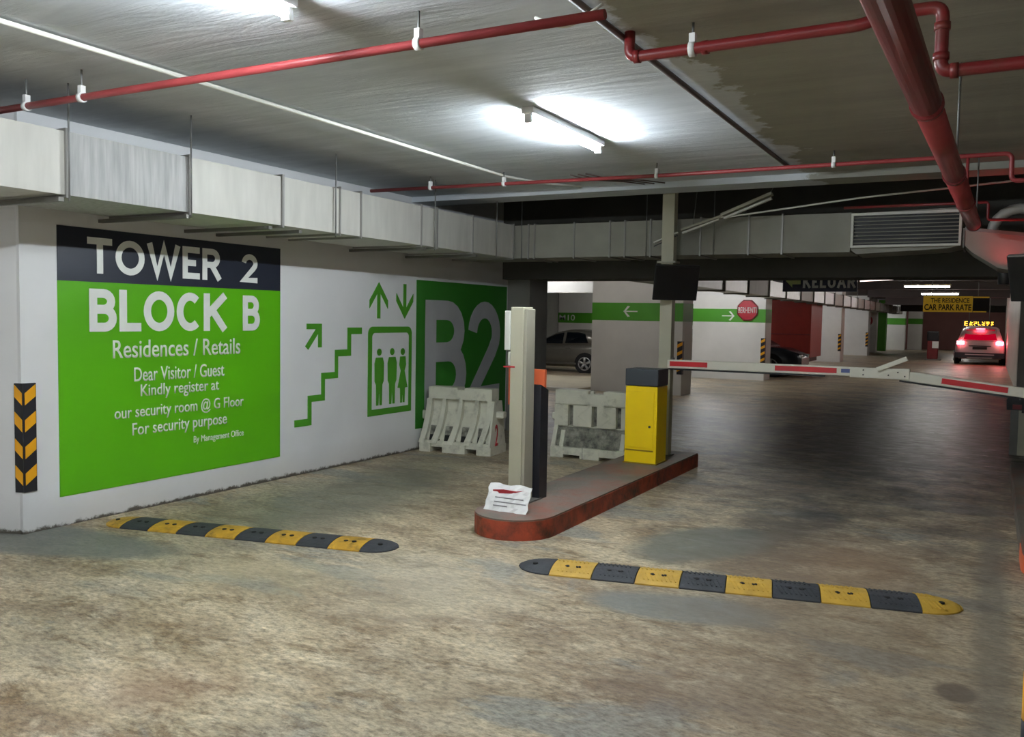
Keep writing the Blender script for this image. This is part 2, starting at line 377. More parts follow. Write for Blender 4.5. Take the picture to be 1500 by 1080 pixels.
def ribbon(mb, pts, closed, t, th):
    P = [Vector((a, b)) for a, b in pts]; n = len(P); Lf, Rt = [], []
    for i in range(n):
        d0 = (P[i]-P[i-1]) if (i > 0 or closed) else None
        d1 = (P[(i+1) % n]-P[i]) if (i < n-1 or closed) else None
        d0 = d0.normalized() if d0 is not None and d0.length > 1e-6 else None; d1 = d1.normalized() if d1 is not None and d1.length > 1e-6 else None
        if d0 is None: d0 = d1
        if d1 is None: d1 = d0
        n0 = Vector((-d0.y, d0.x)); n1 = Vector((-d1.y, d1.x)); m = (n0+n1)
        m = m.normalized() if m.length > .2 else n0
        k = 1/max(.45, m.dot(n0)); Lf.append(P[i]+m*k*t/2); Rt.append(P[i]-m*k*t/2)
    vs = []
    for a, b in zip(Lf, Rt): vs.append([mb.bm.verts.new(q) for q in ((a.x, 0, a.y), (b.x, 0, b.y), (b.x, -th, b.y), (a.x, -th, a.y))])
    for i in range(n if closed else n-1):
        A, B = vs[i], vs[(i+1) % n]
        for k in range(4): mb.bm.faces.new((A[k], A[(k+1) % 4], B[(k+1) % 4], B[k]))
    if not closed: mb.bm.faces.new(vs[0]); mb.bm.faces.new(vs[-1][::-1])
def bold_word(name, word, widths, w, h, t, loc, rz, m, parent, th=.003, gap=.28):
    """heavy stroke lettering of total size w x h; widths: relative width of each letter"""
    tot = sum(widths)+gap*(len(word)-1); u = w/tot; x = 0
    mb = MB()
    for ch, lw in zip(word, widths):
        W_ = lw*u
        for si, (closed, pts) in enumerate(GLYPH[ch]):
            q = [(x+t/2+a*(W_-t), t/2+b*(h-t)) for a, b in pts]
            # run open straight ends out to the box edge
            if not closed:
                for e0, e1 in ((0, 1), (-1, -2)):
                    a, b = Vector(q[e0]), Vector(q[e1]); d = (a-b).normalized()
                    raw = pts[e0]
                    if raw[0] in (0, 1) or raw[1] in (0, 1): a = a+d*t/2; q[e0] = (a.x, a.y)
            ribbon(mb, q, closed, t, th+.0006*si)
        x += W_+gap*u
    o = mb.build(name, m, parent); o.location = loc; o.rotation_euler = (0, 0, rz); return o
# ------------------------------------------------------------------ the setting
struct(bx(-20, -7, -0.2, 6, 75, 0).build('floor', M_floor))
H = 2.97
struct(bx(-7.2, -7, H, 4.2, 8.42, H+0.3).build('ceiling', M_ceil))
t = struct(bx(-7.2, 8.42, 2.91, 4.2, 8.8, H+0.3).build('trim_1', M_ceil)); t['label'] = 'concrete downstand at the end of the near ceiling slab'
struct(bx(-7.2, 8.8, 2.955, 4.2, 9.05, H+0.3).build('trim_2', M_ceil))
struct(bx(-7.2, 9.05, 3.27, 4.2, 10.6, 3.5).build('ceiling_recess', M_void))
struct(bx(-6.2, 10.6, 2.12, 4.2, 11.3, 3.5).build('trim_beam', M_beam))
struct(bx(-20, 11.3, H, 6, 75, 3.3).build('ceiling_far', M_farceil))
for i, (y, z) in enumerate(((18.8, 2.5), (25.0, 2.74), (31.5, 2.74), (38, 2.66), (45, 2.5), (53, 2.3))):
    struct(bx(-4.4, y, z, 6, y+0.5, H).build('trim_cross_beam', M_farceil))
# left wall with its near return
struct(bx(-6.3, 3.72, 0, WX, 10.75, 3.27).build('wall_left', M_wall))
struct(MB().prism([(-6.0, 3.76), (WX, 3.735), (-7.2, 3.2), (-7.2, 3.6)], 'z', 0, H).build('wall_left_return', M_wall))
struct(bx(-7.35, -7, 0, -7.15, 3.4, H).build('wall_left_near', M_wall))
struct(bx(-6.3, 10.75, 0, -5.6, 11.3, 3.27).build('wall_end_pilaster', M_grey))
struct(bx(-7.3, -7.2, 0, 4.2, -7.0, H).build('wall_back', M_wall))
struct(bx(4.0, -7, 0, 4.2, 75, 3.3).build('wall_right', M_grey))
struct(bx(-20, 62, 0, 6, 62.2, H).build('wall_far', M_backwall))
struct(bx(-20.2, 11, 0, -20, 75, 3.3).build('wall_far_left', M_grey))
struct(bx(-20.2, 10.8, 0, -6.3, 11.0, 3.3).build('wall_behind_left', M_grey))

# ------------------------------------------------------------------ tower sign on the left wall
sg = empty('wall_sign', (WX, 4.0, 0.22), 'large green and dark navy painted wall panel reading TOWER 2 BLOCK B', 'sign')
wallpoly('green_panel', [[(4.0, 0.22), (6.27, 0.22), (6.27, 1.81), (4.0, 1.81)]], M_green, sg)
wallpoly('header_panel', [[(4.0, 1.81), (6.27, 1.81), (6.27, 2.21), (4.0, 2.21)]], M_navy, sg)
for body, y0, z0, y1, z1, bold, nm in (
    ('Residences / Retails', 4.45, 1.225, 5.76, 1.37, 0.008, 'subtitle_lettering'),
    ('Dear Visitor / Guest', 4.64, 1.035, 5.57, 1.15, 0.006, 'notice_line'),
    ('Kindly register at', 4.70, 0.885, 5.51, 1.01, 0.006, 'notice_line'),
    ('our security room @ G Floor', 4.46, 0.72, 5.80, 0.85, 0.006, 'notice_line'),
    ('For security purpose', 4.62, 0.575, 5.60, 0.705, 0.006, 'notice_line'),
    ('By Management Office', 5.23, 0.46, 5.80, 0.535, 0.0, 'signature_line')):
    walltext(nm, body, y0, z0, y1, z1, M_white, sg, bold)

def wallbold(name, word, widths, y0, z0, y1, z1, t, m, p, gap=.28):
    return bold_word(name, word, widths, y1-y0, z1-z0, t, (WX+.006-p.location.x, y0-p.location.y, z0-p.location.z), PI/2, m, p, .003, gap)
wallbold('title_lettering', 'TOWER', (1, 1.25, 1.5, .85, .95), 4.24, 1.875, 5.53, 2.145, .052, M_white, sg, .14)
wallbold('title_number', '2', (1,), 5.78, 1.87, 5.97, 2.13, .05, M_white, sg)
wallbold('block_lettering', 'BLOCK', (.95, .8, 1.2, 1.05, 1.0), 4.25, 1.435, 5.59, 1.76, .068, M_white, sg, .1)
wallbold('block_letter', 'B', (1,), 5.79, 1.435, 6.0, 1.755, .062, M_white, sg)
# stair pictogram
sp = empty('stair_pictogram', (WX, 6.47, 0.48), 'green painted stair symbol with a diagonal arrow above it on the white wall', 'pictogram')
st = [(6.47,.55),(6.66,.55),(6.66,.78),(6.86,.78),(6.86,1.0),(7.07,1.0),(7.07,1.23),(7.27,1.23),(7.27,1.46),(7.51,1.46),(7.51,1.39),(7.33,1.39),(7.33,1.16),(7.12,1.16),(7.12,.935),(6.915,.935),(6.915,.715),(6.715,.715),(6.715,.48),(6.47,.48)]
wallpoly('stair_line', [st], M_green2, sp)
wallpoly('stair_arrow', [[(6.64,1.5),(6.865,1.5),(6.865,1.26),(6.81,1.26),(6.81,1.40),(6.665,1.24),(6.62,1.275),(6.775,1.445),(6.64,1.445)]], M_green2, sp)
# lift pictogram
lp = empty('lift_pictogram', (WX, 7.62, 0.48), 'green painted lift symbol, three figures in a rounded frame under two arrows', 'pictogram')
def rrect(y0, z0, y1, z1, r, n=6, top_only=True):
    pts = [(y0, z0), (y1, z0)]
    for cx, cz, a0 in ((y1-r, z1-r, 0), (y0+r, z1-r, PI/2)):
        for k in range(n+1): a = a0+PI/2*k/n; pts.append((cx+r*math.cos(a), cz+r*math.sin(a)))
    return pts
oo = rrect(7.62, .48, 8.44, 1.47, .08); ii = rrect(7.69, .55, 8.385, 1.40, .05)
bm_ = MB(); px, py, pz = lp.location
ring = []
for X_, pts in ((WX, oo), (WX, ii), (WX+.005, oo), (WX+.005, ii)): ring.append([bm_.bm.verts.new((X_-px, a-py, b-pz)) for a, b in pts])
n_ = len(oo)
for k in range(n_):
    j = (k+1) % n_
    bm_.bm.faces.new((ring[2][k], ring[2][j], ring[3][j], ring[3][k])); bm_.bm.faces.new((ring[0][k], ring[0][j], ring[2][j], ring[2][k])); bm_.bm.faces.new((ring[1][k], ring[1][j], ring[3][j], ring[3][k]))
bm_.build('frame', M_green2, lp)
def arrow_poly(y, z0, z1, w, d):   # d=+1 tip up
    tip = z1 if d > 0 else z0; s = -d
    return [[(y-.028, z0), (y+.028, z0), (y+.028, z1-.03 if d > 0 else z1), (y-.028, z1-.03 if d > 0 else z1)] if d > 0 else [(y-.028, z0+.03), (y+.028, z0+.03), (y+.028, z1), (y-.028, z1)],
            [(y, tip), (y+w, tip+s*.2), (y+w, tip+s*.29), (y, tip+s*.09), (y-w, tip+s*.29), (y-w, tip+s*.2)]]
wallpoly('up_arrow', arrow_poly(7.805, 1.56, 1.96, .165, 1), M_green2, lp)
wallpoly('down_arrow', arrow_poly(8.295, 1.56, 1.96, .165, -1), M_green2, lp)
for cy in (7.822, 8.062):
    wallpoly('figure', [circle(cy, 1.185, .04), [(cy-.06, 1.125), (cy+.06, 1.125), (cy+.085, 1.06), (cy+.08, .86), (cy+.055, .82), (cy+.05, .59), (cy+.012, .59), (cy, .80), (cy-.012, .59), (cy-.05, .59), (cy-.055, .82), (cy-.08, .86), (cy-.085, 1.06)]], M_green2, lp)
cy = 8.265
wallpoly('figure', [circle(cy, 1.18, .04), [(cy-.05, 1.125), (cy+.05, 1.125), (cy+.065, 1.03), (cy+.035, .96), (cy+.095, .765), (cy+.045, .76), (cy+.04, .59), (cy+.01, .59), (cy, .76), (cy-.01, .59), (cy-.04, .59), (cy-.045, .76), (cy-.095, .765), (cy-.035, .96), (cy-.065, 1.03)]], M_green2, lp)
# B2 level panel
b2 = empty('level_sign', (WX, 8.53, 0.25), 'green painted panel with tall grey B2 on the far end of the left wall', 'sign')
wallpoly('green_panel', [[(8.53, .25), (10.72, .25), (10.72, 2.02), (8.53, 2.02)]], mat('shaded_green_paint', (44, 120, 30), 0.55, var=0.08, scale=2), b2)  # duller paint, darkened further to carry the duct's shadow
wallbold('level_letter', 'B', (1,), 8.71, .45, 9.66, 1.79, .24, M_greyletter, b2)
wallbold('level_number', '2', (1,), 9.70, .46, 10.54, 1.80, .22, M_greyletter, b2)
# corner guard
cg = empty('corner_guard', (WX, 3.735, 0.3), 'black rubber corner guard with yellow chevrons on the near left wall corner', 'corner guard')
mb = MB(); mb.box(-.005, -.012, 0, .014, .085, .775); mb.build('side_strip', M_hazk, cg)
ang = math.atan2(-.535, -1.25)
fl = MB().box(0, 0.0, 0, .06, .014, .775); fl.xf(Matrix.Rotation(ang, 4, 'Z')); fl.build('front_strip', M_hazk, cg)
for k in range(4):
    z = .05+k*.19
    q = [(0.0, z), (.08, z+.06), (.08, z+.145), (0, z+.085)]
    MB().prism(q, 'x', .014, .018).build('chevron', M_hazy, cg)
    q = [(0.0, z), (.056, z+.06), (.056, z+.145), (0, z+.085)]
    MB().prism(q, 'y', .014, .018).xf(Matrix.Rotation(ang, 4, 'Z')).build('chevron', M_hazy, cg)

# ------------------------------------------------------------------ fluorescent fittings on the near ceiling
def tube_light(loc, length, label, mt, group='fluorescent battens on the ceiling', drop=.0, rz=0):
    e = empty('ceiling_light', loc, label, 'light', group, rz)
    MB().box(-.045, -length/2, -.045-drop, .045, length/2, 0, bev=.006).build('batten_body', M_fixture, e)
    MB().tube([(0, -length/2+.03, -.075-drop), (0, length/2-.03, -.075-drop)], .018, 14).build('tube', mt, e)
    for s in (-1, 1): MB().box(-.022, s*(length/2-.02)-.014, -.1-drop, .022, s*(length/2-.02)+.014, -.04-drop).build('lamp_holder', M_fixture, e)
    return e
tube_light((-2.70, 5.70, H), 1.2, 'lit fluorescent batten near the middle of the ceiling slab', M_tube)
tube_light((-2.74, 2.35, H), 1.2, 'lit fluorescent batten cut by the top edge of the photo', M_tube)
tube_light((-2.74, -1.6, H), 1.2, 'lit fluorescent batten on the ceiling behind the viewer', M_tube)
tube_light((-2.74, -5.2, H), 1.2, 'lit fluorescent batten nearest the back wall', M_tube)

# ------------------------------------------------------------------ pipes and conduits
for x, y, l in ((1.7, -3.4, 'added fill batten, out of view at the right rear of the near bay'), (-5.2, -3.4, 'added fill batten, out of view at the left rear of the near bay')):
    tube_light((x, y, H), 1.2, l, M_tube)  # unseen battens added as fill light for the near bay
def elbow(a, c, b, r, n=6):
    a, c, b = Vector(a), Vector(c), Vector(b)
    u = (a-c).normalized(); v = (b-c).normalized()
    p0, p1 = c+u*r, c+v*r
    return [((1-t)**2*p0+2*t*(1-t)*c+t*t*p1) for t in [i/n for i in range(n+1)]]
def pipe_path(pts, r):
    out = [Vector(pts[0])]
    for i in range(1, len(pts)-1): out += elbow(pts[i-1], pts[i], pts[i+1], r)
    return out+[Vector(pts[-1])]
def hanger(parent, x, y, z, top, r):
    mb = MB().tube([(x, y, z+r), (x, y, top)], .006, 8); mb.build('hanger_rod', M_rod, parent)
    mb = MB().disc((x, y, z), r+.008, 'x', .03, 16); mb.box(x-.014, y-.016, z+r*.6, x+.014, y+.016, z+r+.045); mb.build('pipe_clamp', M_fixture, parent)
pa = empty('sprinkler_pipe', (0, 0, 0), 'thin red sprinkler pipe crossing the near ceiling left of the brown conduit', 'pipe')
MB().tube([(-7.1, 3.22, 2.8), (-1.42, 3.34, 2.83)], .021, 14).build('pipe_run', M_redpipe, pa)
for x in (-5.12, -4.62, -2.32): hanger(pa, x, 3.22+.021*(x+7.1), 2.8+.0053*(x+7.1), H, .021)
MB().tube(pipe_path([(-1.75, 3.36, 2.87), (-1.6, 3.36, 2.80), (-1.44, 3.36, 2.88)], .06), .007, 8).build('loose_cable', M_conduit, pa)
pa2 = empty('sprinkler_pipe', (0, 0, 0), 'dark red pipe with a raised loop passing behind the thick red main', 'pipe')
MB().tube(pipe_path([(-1.57, 4.0, H), (-1.57, 4.0, 2.85), (-.52, 3.98, 2.85), (-.43, 3.98, 2.88), (-.22, 3.98, 2.88), (-.22, 3.98, 2.62), (3.9, 3.98, 2.66)], .045), .026, 14).build('pipe_run', M_redpipe2, pa2)
for x in (-1.26,): hanger(pa2, x, 4.0, 2.85, H, .026)
for p, ax in (((-1.53, 4.0, 2.85), 'x'), ((-1.20, 4.0, 2.85), 'x'), ((-.22, 3.98, 2.80), 'z'), ((-.22, 3.98, 2.68), 'z'), ((-.17, 3.98, 2.62), 'x')):
    MB().disc(p, .031, ax, .03, 16).build('pipe_coupling', M_redpipe2, pa2)
pb = empty('sprinkler_pipe', (0, 0, 0), 'long thin red pipe crossing below the far edge of the ceiling slab', 'pipe')
MB().tube(pipe_path([(-5.6, 7.2, 2.86), (-2.56, 7.4, 2.86), (.09, 7.42, 2.86), (.09, 7.42, 2.66), (.6, 7.42, 2.66)], .05), .017, 12).build('pipe_run', M_redpipe, pb)
for x in (-4.9, -4.1, -2.62, -1.15): hanger(pb, x, 7.2+.0658*(x+5.6) if x < -2.6 else 7.41, 2.86, H, .017)
MB().tube([(-.197, 7.42, 2.86), (-.197, 7.42, 2.562)], .012, 10).build('drop_pipe', M_redpipe, pb)
bp_ = empty('fire_main_pipe', (0, 0, 0), 'thick red fire main running overhead towards the louvre grille', 'pipe')
def bigp(y): return (-.36+.0205*(y+0.0)+.012, y, 2.5)
MB().tube([bigp(-6), bigp(3.95)], .06, 24).build('pipe_run', M_redpipe2, bp_)
MB().tube([bigp(3.95), bigp(6.0)], .057, 24).build('pipe_run', M_redpipe, bp_)
MB().tube([bigp(6.0), bigp(8.85)], .06, 24).build('pipe_run', M_redpipe, bp_)
for y in (4.0, 5.9, 7.3):
    p = Vector(bigp(y)); MB().tube([p-Vector((0, .025, 0)), p+Vector((0, .025, 0))], .066, 24).build('pipe_coupling', M_redpipe2, bp_)
p = Vector(bigp(8.85)); MB().tube([p, p+Vector((0, .03, 0))], .064, 24).build('pipe_end_ring', M_black, bp_)
for y in (5.2, 8.0):
    p = bigp(y); MB().tube([(p[0]+.05, y, 2.5), (p[0]+.05, y, H)], .006, 8).build('hanger_rod', M_rod, bp_)
c1 = tag(MB().tube([(-4.13, -6.9, 2.945), (-4.13, 7.35, 2.945), (-4.02, 7.9, 2.95), (-3.75, 8.3, 2.955)], .013, 10).build('ceiling_conduit', M_conduit), 'white conduit running along the left side of the ceiling', 'conduit')
c2 = tag(MB().tube([(-1.63, -6.9, 2.95), (-1.60, 7.9, 2.95)], .017, 10).build('ceiling_conduit', M_brown), 'brown conduit running along the paint edge of the ceiling', 'conduit')
for k, (x0, dx) in enumerate(((-3.55, .0), (-3.47, .02), (-3.39, .05))):
    tag(MB().tube([(x0, 7.6, 2.955), (x0+.05+dx, 7.9, 2.95), (x0+.32+dx, 8.15, 2.952), (x0+.45+dx, 8.4, 2.955)], .006, 8).build('loose_cable', M_brown), ('leftmost', 'middle', 'rightmost')[k]+' of three dark cables sagging across the ceiling beyond the lit batten', 'cable', 'dark cables beyond the batten')

# ------------------------------------------------------------------ air ducts
du = empty('air_duct', (-5.0, 9.15, 2.3), 'long pale rectangular air duct hung along the left wall', 'duct')
ys = [-6.8, -3.0, 1.2, 3.43, 4.37, 5.29, 5.99, 6.28, 7.23, 7.51, 8.21, 9.14]
def rel(b, o): return b
for i, (a, b) in enumerate(zip(ys, ys[1:])):
    MB().box(-.83, a+.006-9.15, 0, 0, b-.006-9.15, .385).build('duct_section', M_duct_shiny if i == 3 else M_duct, du)
for i, y in enumerate(ys):
    w_ = .022 if y in (3.43, 4.37, 5.29, 7.51) else .012
    MB().box(-.85, y-w_/2-9.15, -.018, .016, y+w_/2-9.15, .403).build('duct_flange', M_flange, du)
for y in (3.40, 4.36, 5.16, 5.5, 7.3, 8.3):
    MB().box(-.93, y-.035-9.15, -.045, .02, y-9.15, -.019).build('support_angle', M_steel, du)
for y in (3.43, 4.36, 5.91, 7.44, 8.7):
    MB().tube([(.03, y-9.15, -.04), (.03, y-9.15, H-2.3)], .006, 8).build('hanger_rod', M_rod, du)
MB().box(-.35, -6.2, .40, -.25, -3.6, .44).build('cable_tray', M_conduit, du)
fd = empty('air_duct', (-5.0, 9.2, 2.3), 'grey rectangular air duct crossing the lane in front of the dark beam', 'duct')
xs = [-5.82, -4.82, -4.74, -4.23, -3.79, -3.61, -3.31, -2.75, -2.24, -1.90, -1.24]
for i, (a, b) in enumerate(zip(xs, xs[1:])):
    MB().box(a+.005+5, 0, 0, b-.005+5, .62, .385).build('duct_section', M_duct_far, fd)
for x in xs[1:-1]: MB().box(x-.009+5, -.016, -.014, x+.009+5, .63, .40).build('duct_flange', M_flange, fd)
for x in (-4.9, -3.35, -2.6): MB().tube([(x+5, -.03, -.03), (x+5, -.03, .7)], .005, 8).build('hanger_rod', M_rod, fd)
# louvre plenum
lg = empty('louvre_box', (-1.24, 9.2, 2.3), 'duct end box with a long horizontal louvre grille under the ceiling', 'vent')
MB().prism([(0.0, .02), (.05, -.02), (.86, .02), (.98, .05), (.98, .40), (0, .38)], 'y', .03, .6).build('box_body', M_duct_far, lg)
for q in ((0, .35, .97, .375), (0, .04, .97, .062)): MB().box(q[0], -.02, q[1], q[2], .03, q[3]).build('grille_frame', M_conduit, lg)
for q in ((0, .062, .022, .35), (.948, .062, .97, .35)): MB().box(q[0], -.02, q[1], q[2], .03, q[3]).build('grille_frame', M_conduit, lg)
MB().box(.022, .02, .062, .948, .032, .35).build('grille_back', M_black, lg)
for k in range(8):
    z = .078+k*.035
    MB().prism([(-.016, z), (.012, z+.008), (.012, z+.013), (-.016, z+.007)], 'x', .022, .948).build('slat', M_duct_far, lg)
# flared duct at the right
ft = empty('flared_duct', (-.24, 9.2, 2.1), 'pale flared duct transition right of the louvre with red glow on its lip', 'duct')
MB().prism([(0, .24), (.07, .17), (.16, .11), (.28, .03), (.40, 0), (1.6, -.02), (1.6, .30), (.46, .31), (.0, .38)], 'y', 0, .6).build('duct_body', M_duct_far, ft)
MB().prism([(0, .38), (.46, .31), (1.6, .30), (1.6, .33), (.46, .345), (0, .41)], 'y', -.02, .62).build('top_flange', M_flange, ft)
MB().box(-.016, -.012, .22, -.002, .6, .40).build('end_flange', M_steel, ft)
MB().tube([(.34+ .22*math.cos(a)+.1, .25, .37+.22*math.sin(a)) for a in [PI*i/10 for i in range(11)]], .05, 10).build('flexible_collar', M_duct, ft)
bpipe = empty('branch_pipe', (0, 9.0, 2.5), 'small dark red branch pipe frame beside the open end of the fire main', 'pipe')
MB().tube(pipe_path([(-1.3, .1, .22), (-.06, .1, .22), (-.06, .1, .06), (.5, .1, .04)], .03), .013, 10).build('pipe_run', M_redpipe2, bpipe)

# ------------------------------------------------------------------ left barrier island
isl = empty('kerb_island', (-3.05, 7.4, 0), 'raised lane island with worn red painted kerb and rounded nose', 'island')
def island_outline(x0, x1, yn, yf, n=14, taper=0.0):
    c = (x0+x1)/2; r = (x1-x0)/2
    pts = [(x0, yf), (x0, yn+r)]
    for k in range(1, n): a = PI+PI*k/n; pts.append((c+r*math.cos(a), yn+r+r*math.sin(a)))
    return pts+[(x1, yn+r), (x1, yf)]
o1 = [(x+3.05, y-7.4) for x, y in island_outline(-3.37, -2.74, 5.40, 9.32)]
MB().prism(o1, 'z', 0, .138).build('kerb', M_kerbred, isl)
o1 = [(x+3.05, y-7.4) for x, y in island_outline(-3.365, -2.745, 5.405, 9.315)]
MB().prism(o1, 'z', .138, .15).build('top_screed', M_kerbtop, isl)
isr = empty('kerb_island', (.6, 8.4, 0), 'right lane kerb island at the photo edge with an orange painted nose', 'island')
o2 = [(x-.6, y-8.4) for x, y in island_outline(.25, .95, 6.2, 10.6)]
MB().prism(o2, 'z', 0, .138).build('kerb', M_kerbtop, isr)
o2 = [(x-.6, y-8.4) for x, y in island_outline(.255, .945, 6.205, 10.595)]
MB().prism(o2, 'z', .138, .15).build('top_screed', M_kerbtop, isr)
o3 = [(x-.6, y-8.4) for x, y in island_outline(.244, .956, 6.194, 6.85)]
MB().prism(o3, 'z', 0.01, .12).build('nose_paint', M_orange, isr)

# ------------------------------------------------------------------ ticket machine
tk = empty('ticket_machine', (-3.22, 6.0, .15), 'slim beige ticket machine post on the near end of the island', 'ticket machine')
MB().box(-.068, 0, 0, .045, .16, 1.53, bev=.006).build('post_body', M_beige, tk)
MB().box(.047, .006, 0, .072, .15, 1.515, bev=.004).build('shaded_side_face', M_beige_d, tk)  # right face of the post, its shading put into a darker beige
MB().box(-.118, -.01, 1.19, -.069, .1, 1.5, bev=.006).build('reader_housing', M_conduit, tk)
MB().box(-.09, .0, 1.07, -.069, .08, 1.18, bev=.004).build('reader_chin', M_conduit, tk)
MB().prism([(.165, 0), (.30, 0), (.30, .87), (.165, .92)], 'x', .03, .125).build('dark_cabinet', M_hazk, tk)
MB().box(-.245, .302, .73, .085, .34, 1.03).build('orange_panel', M_orange, tk)
MB().box(-.125, -.004, 1.055, -.025, .002, 1.068).build('red_strip', M_redpaint, tk)
MB().box(-.14, -.03, 0, .13, .2, .012).build('base_plate', M_steel, tk)
# paper notice
pn = empty('paper_notice', (-3.115, 5.74, .15), 'crumpled white paper notice with a red heading leaning on the ticket machine foot', 'paper')
def sheet(w, h, nx=10, nz=6, wob=.006):
    bm = bmesh.new(); g = {}
    for i in range(nx+1):
        for j in range(nz+1):
            x = -w/2+w*i/nx; z = h*j/nz
            g[i, j] = bm.verts.new((x+.006*math.sin(j*2.1), -.12*(j/nz-1)*-.9+wob*math.sin(i*1.3+j*.9)+wob*.6*math.sin(i*2.9-j*1.7), z+.006*math.sin(i*1.1)*(j/nz)))
    for i in range(nx):
        for j in range(nz): bm.faces.new((g[i,j], g[i+1,j], g[i+1,j+1], g[i,j+1]))
    gg = bmesh.ops.extrude_face_region(bm, geom=list(bm.faces))
    bmesh.ops.translate(bm, verts=[e for e in gg['geom'] if isinstance(e, bmesh.types.BMVert)], vec=(0, .0015, 0))
    return bm
m_ = MB(); m_.bm.free(); m_.bm = sheet(.36, .185); pap = m_.build('sheet', M_paper, pn)
sl = math.atan2(.108, .185)
def onpaper(x, z): return (x, -.108*(1-z/.185)-.014, z)
hd = MB().prism([(-.14, .142), (-.05, .152), (.06, .148), (.13, .160), (.03, .128), (-.08, .120), (-.14, .124)], 'y', -.002, 0); hd.xf(Matrix.Translation((0, -.034, 0)) @ Matrix.Translation((0, .0, 0))); hd.build('red_heading', M_paperred, pn)
for z, w_ in ((.092, .24), (.062, .27), (.036, .12)):
    MB().box(-.10, -.002, 0, -.10+w_, 0, .008).build('printed_line', M_papergrey, pn).location = onpaper(0, z)

# ------------------------------------------------------------------ yellow barrier housing
yb = empty('barrier_housing', (-3.03, 8.28, .15), 'bright yellow barrier cabinet with charcoal cap at the far end of the island', 'barrier cabinet')
MB().box(-.17, 0, 0, .165, .31, .78, bev=.006).build('cabinet_body', M_yellow, yb)
MB().box(-.175, -.006, .785, .17, .316, .955, bev=.008).build('cap', M_char, yb)
dr = MB().box(-.145, -.008, .165, .135, -.001, .73, bev=.002).build('door', M_yellow, yb)
MB().disc((.095, -.011, .38), .012, 'y', .008, 12).build('lock', M_plug, dr)
MB().box(-.16, -.004, .128, .135, .0, .142).build('seam', M_yellow_d, yb)
MB().box(-.18, -.01, -.0, .175, .32, .012).build('base_plate', M_yellow_d, yb)

# post up to ceiling with monitor
po = empty('ceiling_post', (-3.02, 8.98, .15), 'slim beige square post from island to ceiling behind the yellow cabinet', 'post')
MB().box(-.065, -.055, 0, .065, .055, 2.805).build('post_shaft', M_beige, po)
MB().box(-.10, -.09, 2.05, .10, .07, 2.07).build('collar', M_beige_d, po)
MB().box(-.09, -.08, 0, .09, .08, .012).build('base_plate', M_steel, po)
MB().box(.068, -.03, .95, .085, .03, 1.05).build('arm_rest', M_steel, po)
def monitor(loc, rz, pitch, w_, h_, label, mount):
    e = empty('hanging_monitor', loc, label, 'monitor', None, rz)
    T = Matrix.Rotation(pitch, 4, 'X')
    MB().box(-w_/2, -.03, -h_/2, w_/2, .0, h_/2, bev=.006).xf(T).build('casing', M_black, e)
    MB().box(-w_/2+.014, -.033, -h_/2+.014, w_/2-.014, -.031, h_/2-.014).xf(T).build('screen', mat('screen_glass_black', (10, 11, 16), 0.3), e)
    MB().box(-w_/2+.01, -.036, h_/2-.006, w_/2-.01, .004, h_/2+.004).xf(T).build('top_edge', mount, e)
    MB().box(-.05, .0, -.05, .05, .05, .05).xf(T).build('wall_bracket', M_steel, e)
    return e
monitor((-2.88, 8.80, 1.99), math.radians(30), math.radians(22), .46, .38, 'black tilted monitor mounted on the beige ceiling post', M_black)
rp = tag(bx(.52, 8.0, .15, .63, 8.1, H).build('ceiling_post', M_beige), 'beige post standing on the right island just outside the photo edge', 'post')
monitor((.33, 7.92, 1.98), math.radians(-20), math.radians(22), .44, .38, 'black tilted monitor at the right edge of the photo', M_flange)
rl = empty('added_red_lamp', (.10, 9.03, 2.0), 'added red lamp, not an actual fitting, that reddens the flared duct lip', 'lamp')  # made-up lamp, lens cupped out of sight, throws red up at the duct
MB().tube([(0, 0, -.03), (0, 0, -.028), (0, 0, .07)], [.05, .055, .06], 18, caps=False).disc((0, 0, -.028), .055, 'z', .006, 18).build('added_lamp_housing', M_black, rl)
MB().disc((0, 0, .0), .03, 'z', .02, 14).build('lens', M_redglow, rl)
MB().tube([(0, 0, -.025), (.1, .0, -.05), (.35, -.9, -.05)], .008, 8).build('added_lamp_arm', M_steel, rl)

# ------------------------------------------------------------------ boom
bo = empty('barrier_boom', (-2.93, 8.86, 1.14), 'white folding boom arm with red bands across the exit lane', 'barrier arm')
seg1 = MB().box(-.03, -.025, -.045, 2.12, .025, .045, bev=.008).build('boom_tip_section', M_boom, bo)
for a, b in ((0.0, .40), (1.08, 1.66)): MB().box(a, -.029, -.022, b, -.026, .028).build('red_band', M_reflect, bo)
MB().box(-.02, -.02, -.062, 1.55, .02, -.046).build('rubber_edge', M_black, bo)
MB().box(1.70, -.029, -.014, 1.86, -.026, .022).build('printed_sticker', M_blueprint, bo)
hp = MB().box(-.30, -.04, -.05, .22, .04, .05, bev=.006); hp.build('hinge_plate', M_boom, bo, loc=(2.08, 0, -.005))
for x, z in ((1.9, .02), (1.9, -.025), (2.03, .02), (2.12, -.02), (2.2, .01), (2.26, -.025)): MB().disc((x, -.042, z), .007, 'y', .008, 8).build('bolt', M_plug, bo)
T = Matrix.Translation((2.02, -.05, .03)) @ Matrix.Rotation(-math.radians(24), 4, 'Y')
MB().box(0, -.015, -.022, .28, .015, .022, bev=.006).xf(T).build('tie_bar', M_boom, bo)
T = Matrix.Translation((2.12, 0, -.005)) @ Matrix.Rotation(math.radians(6.2), 4, 'Y')
MB().box(0, -.03, -.045, 1.55, .03, .045, bev=.008).xf(T).build('boom_root_section', M_boom, bo)
MB().box(.45, -.034, -.022, .98, -.031, .028).xf(T).build('red_band', M_reflect, bo)
MB().box(.1, -.02, -.062, 1.0, .02, -.046).xf(T).build('rubber_edge', M_black, bo)
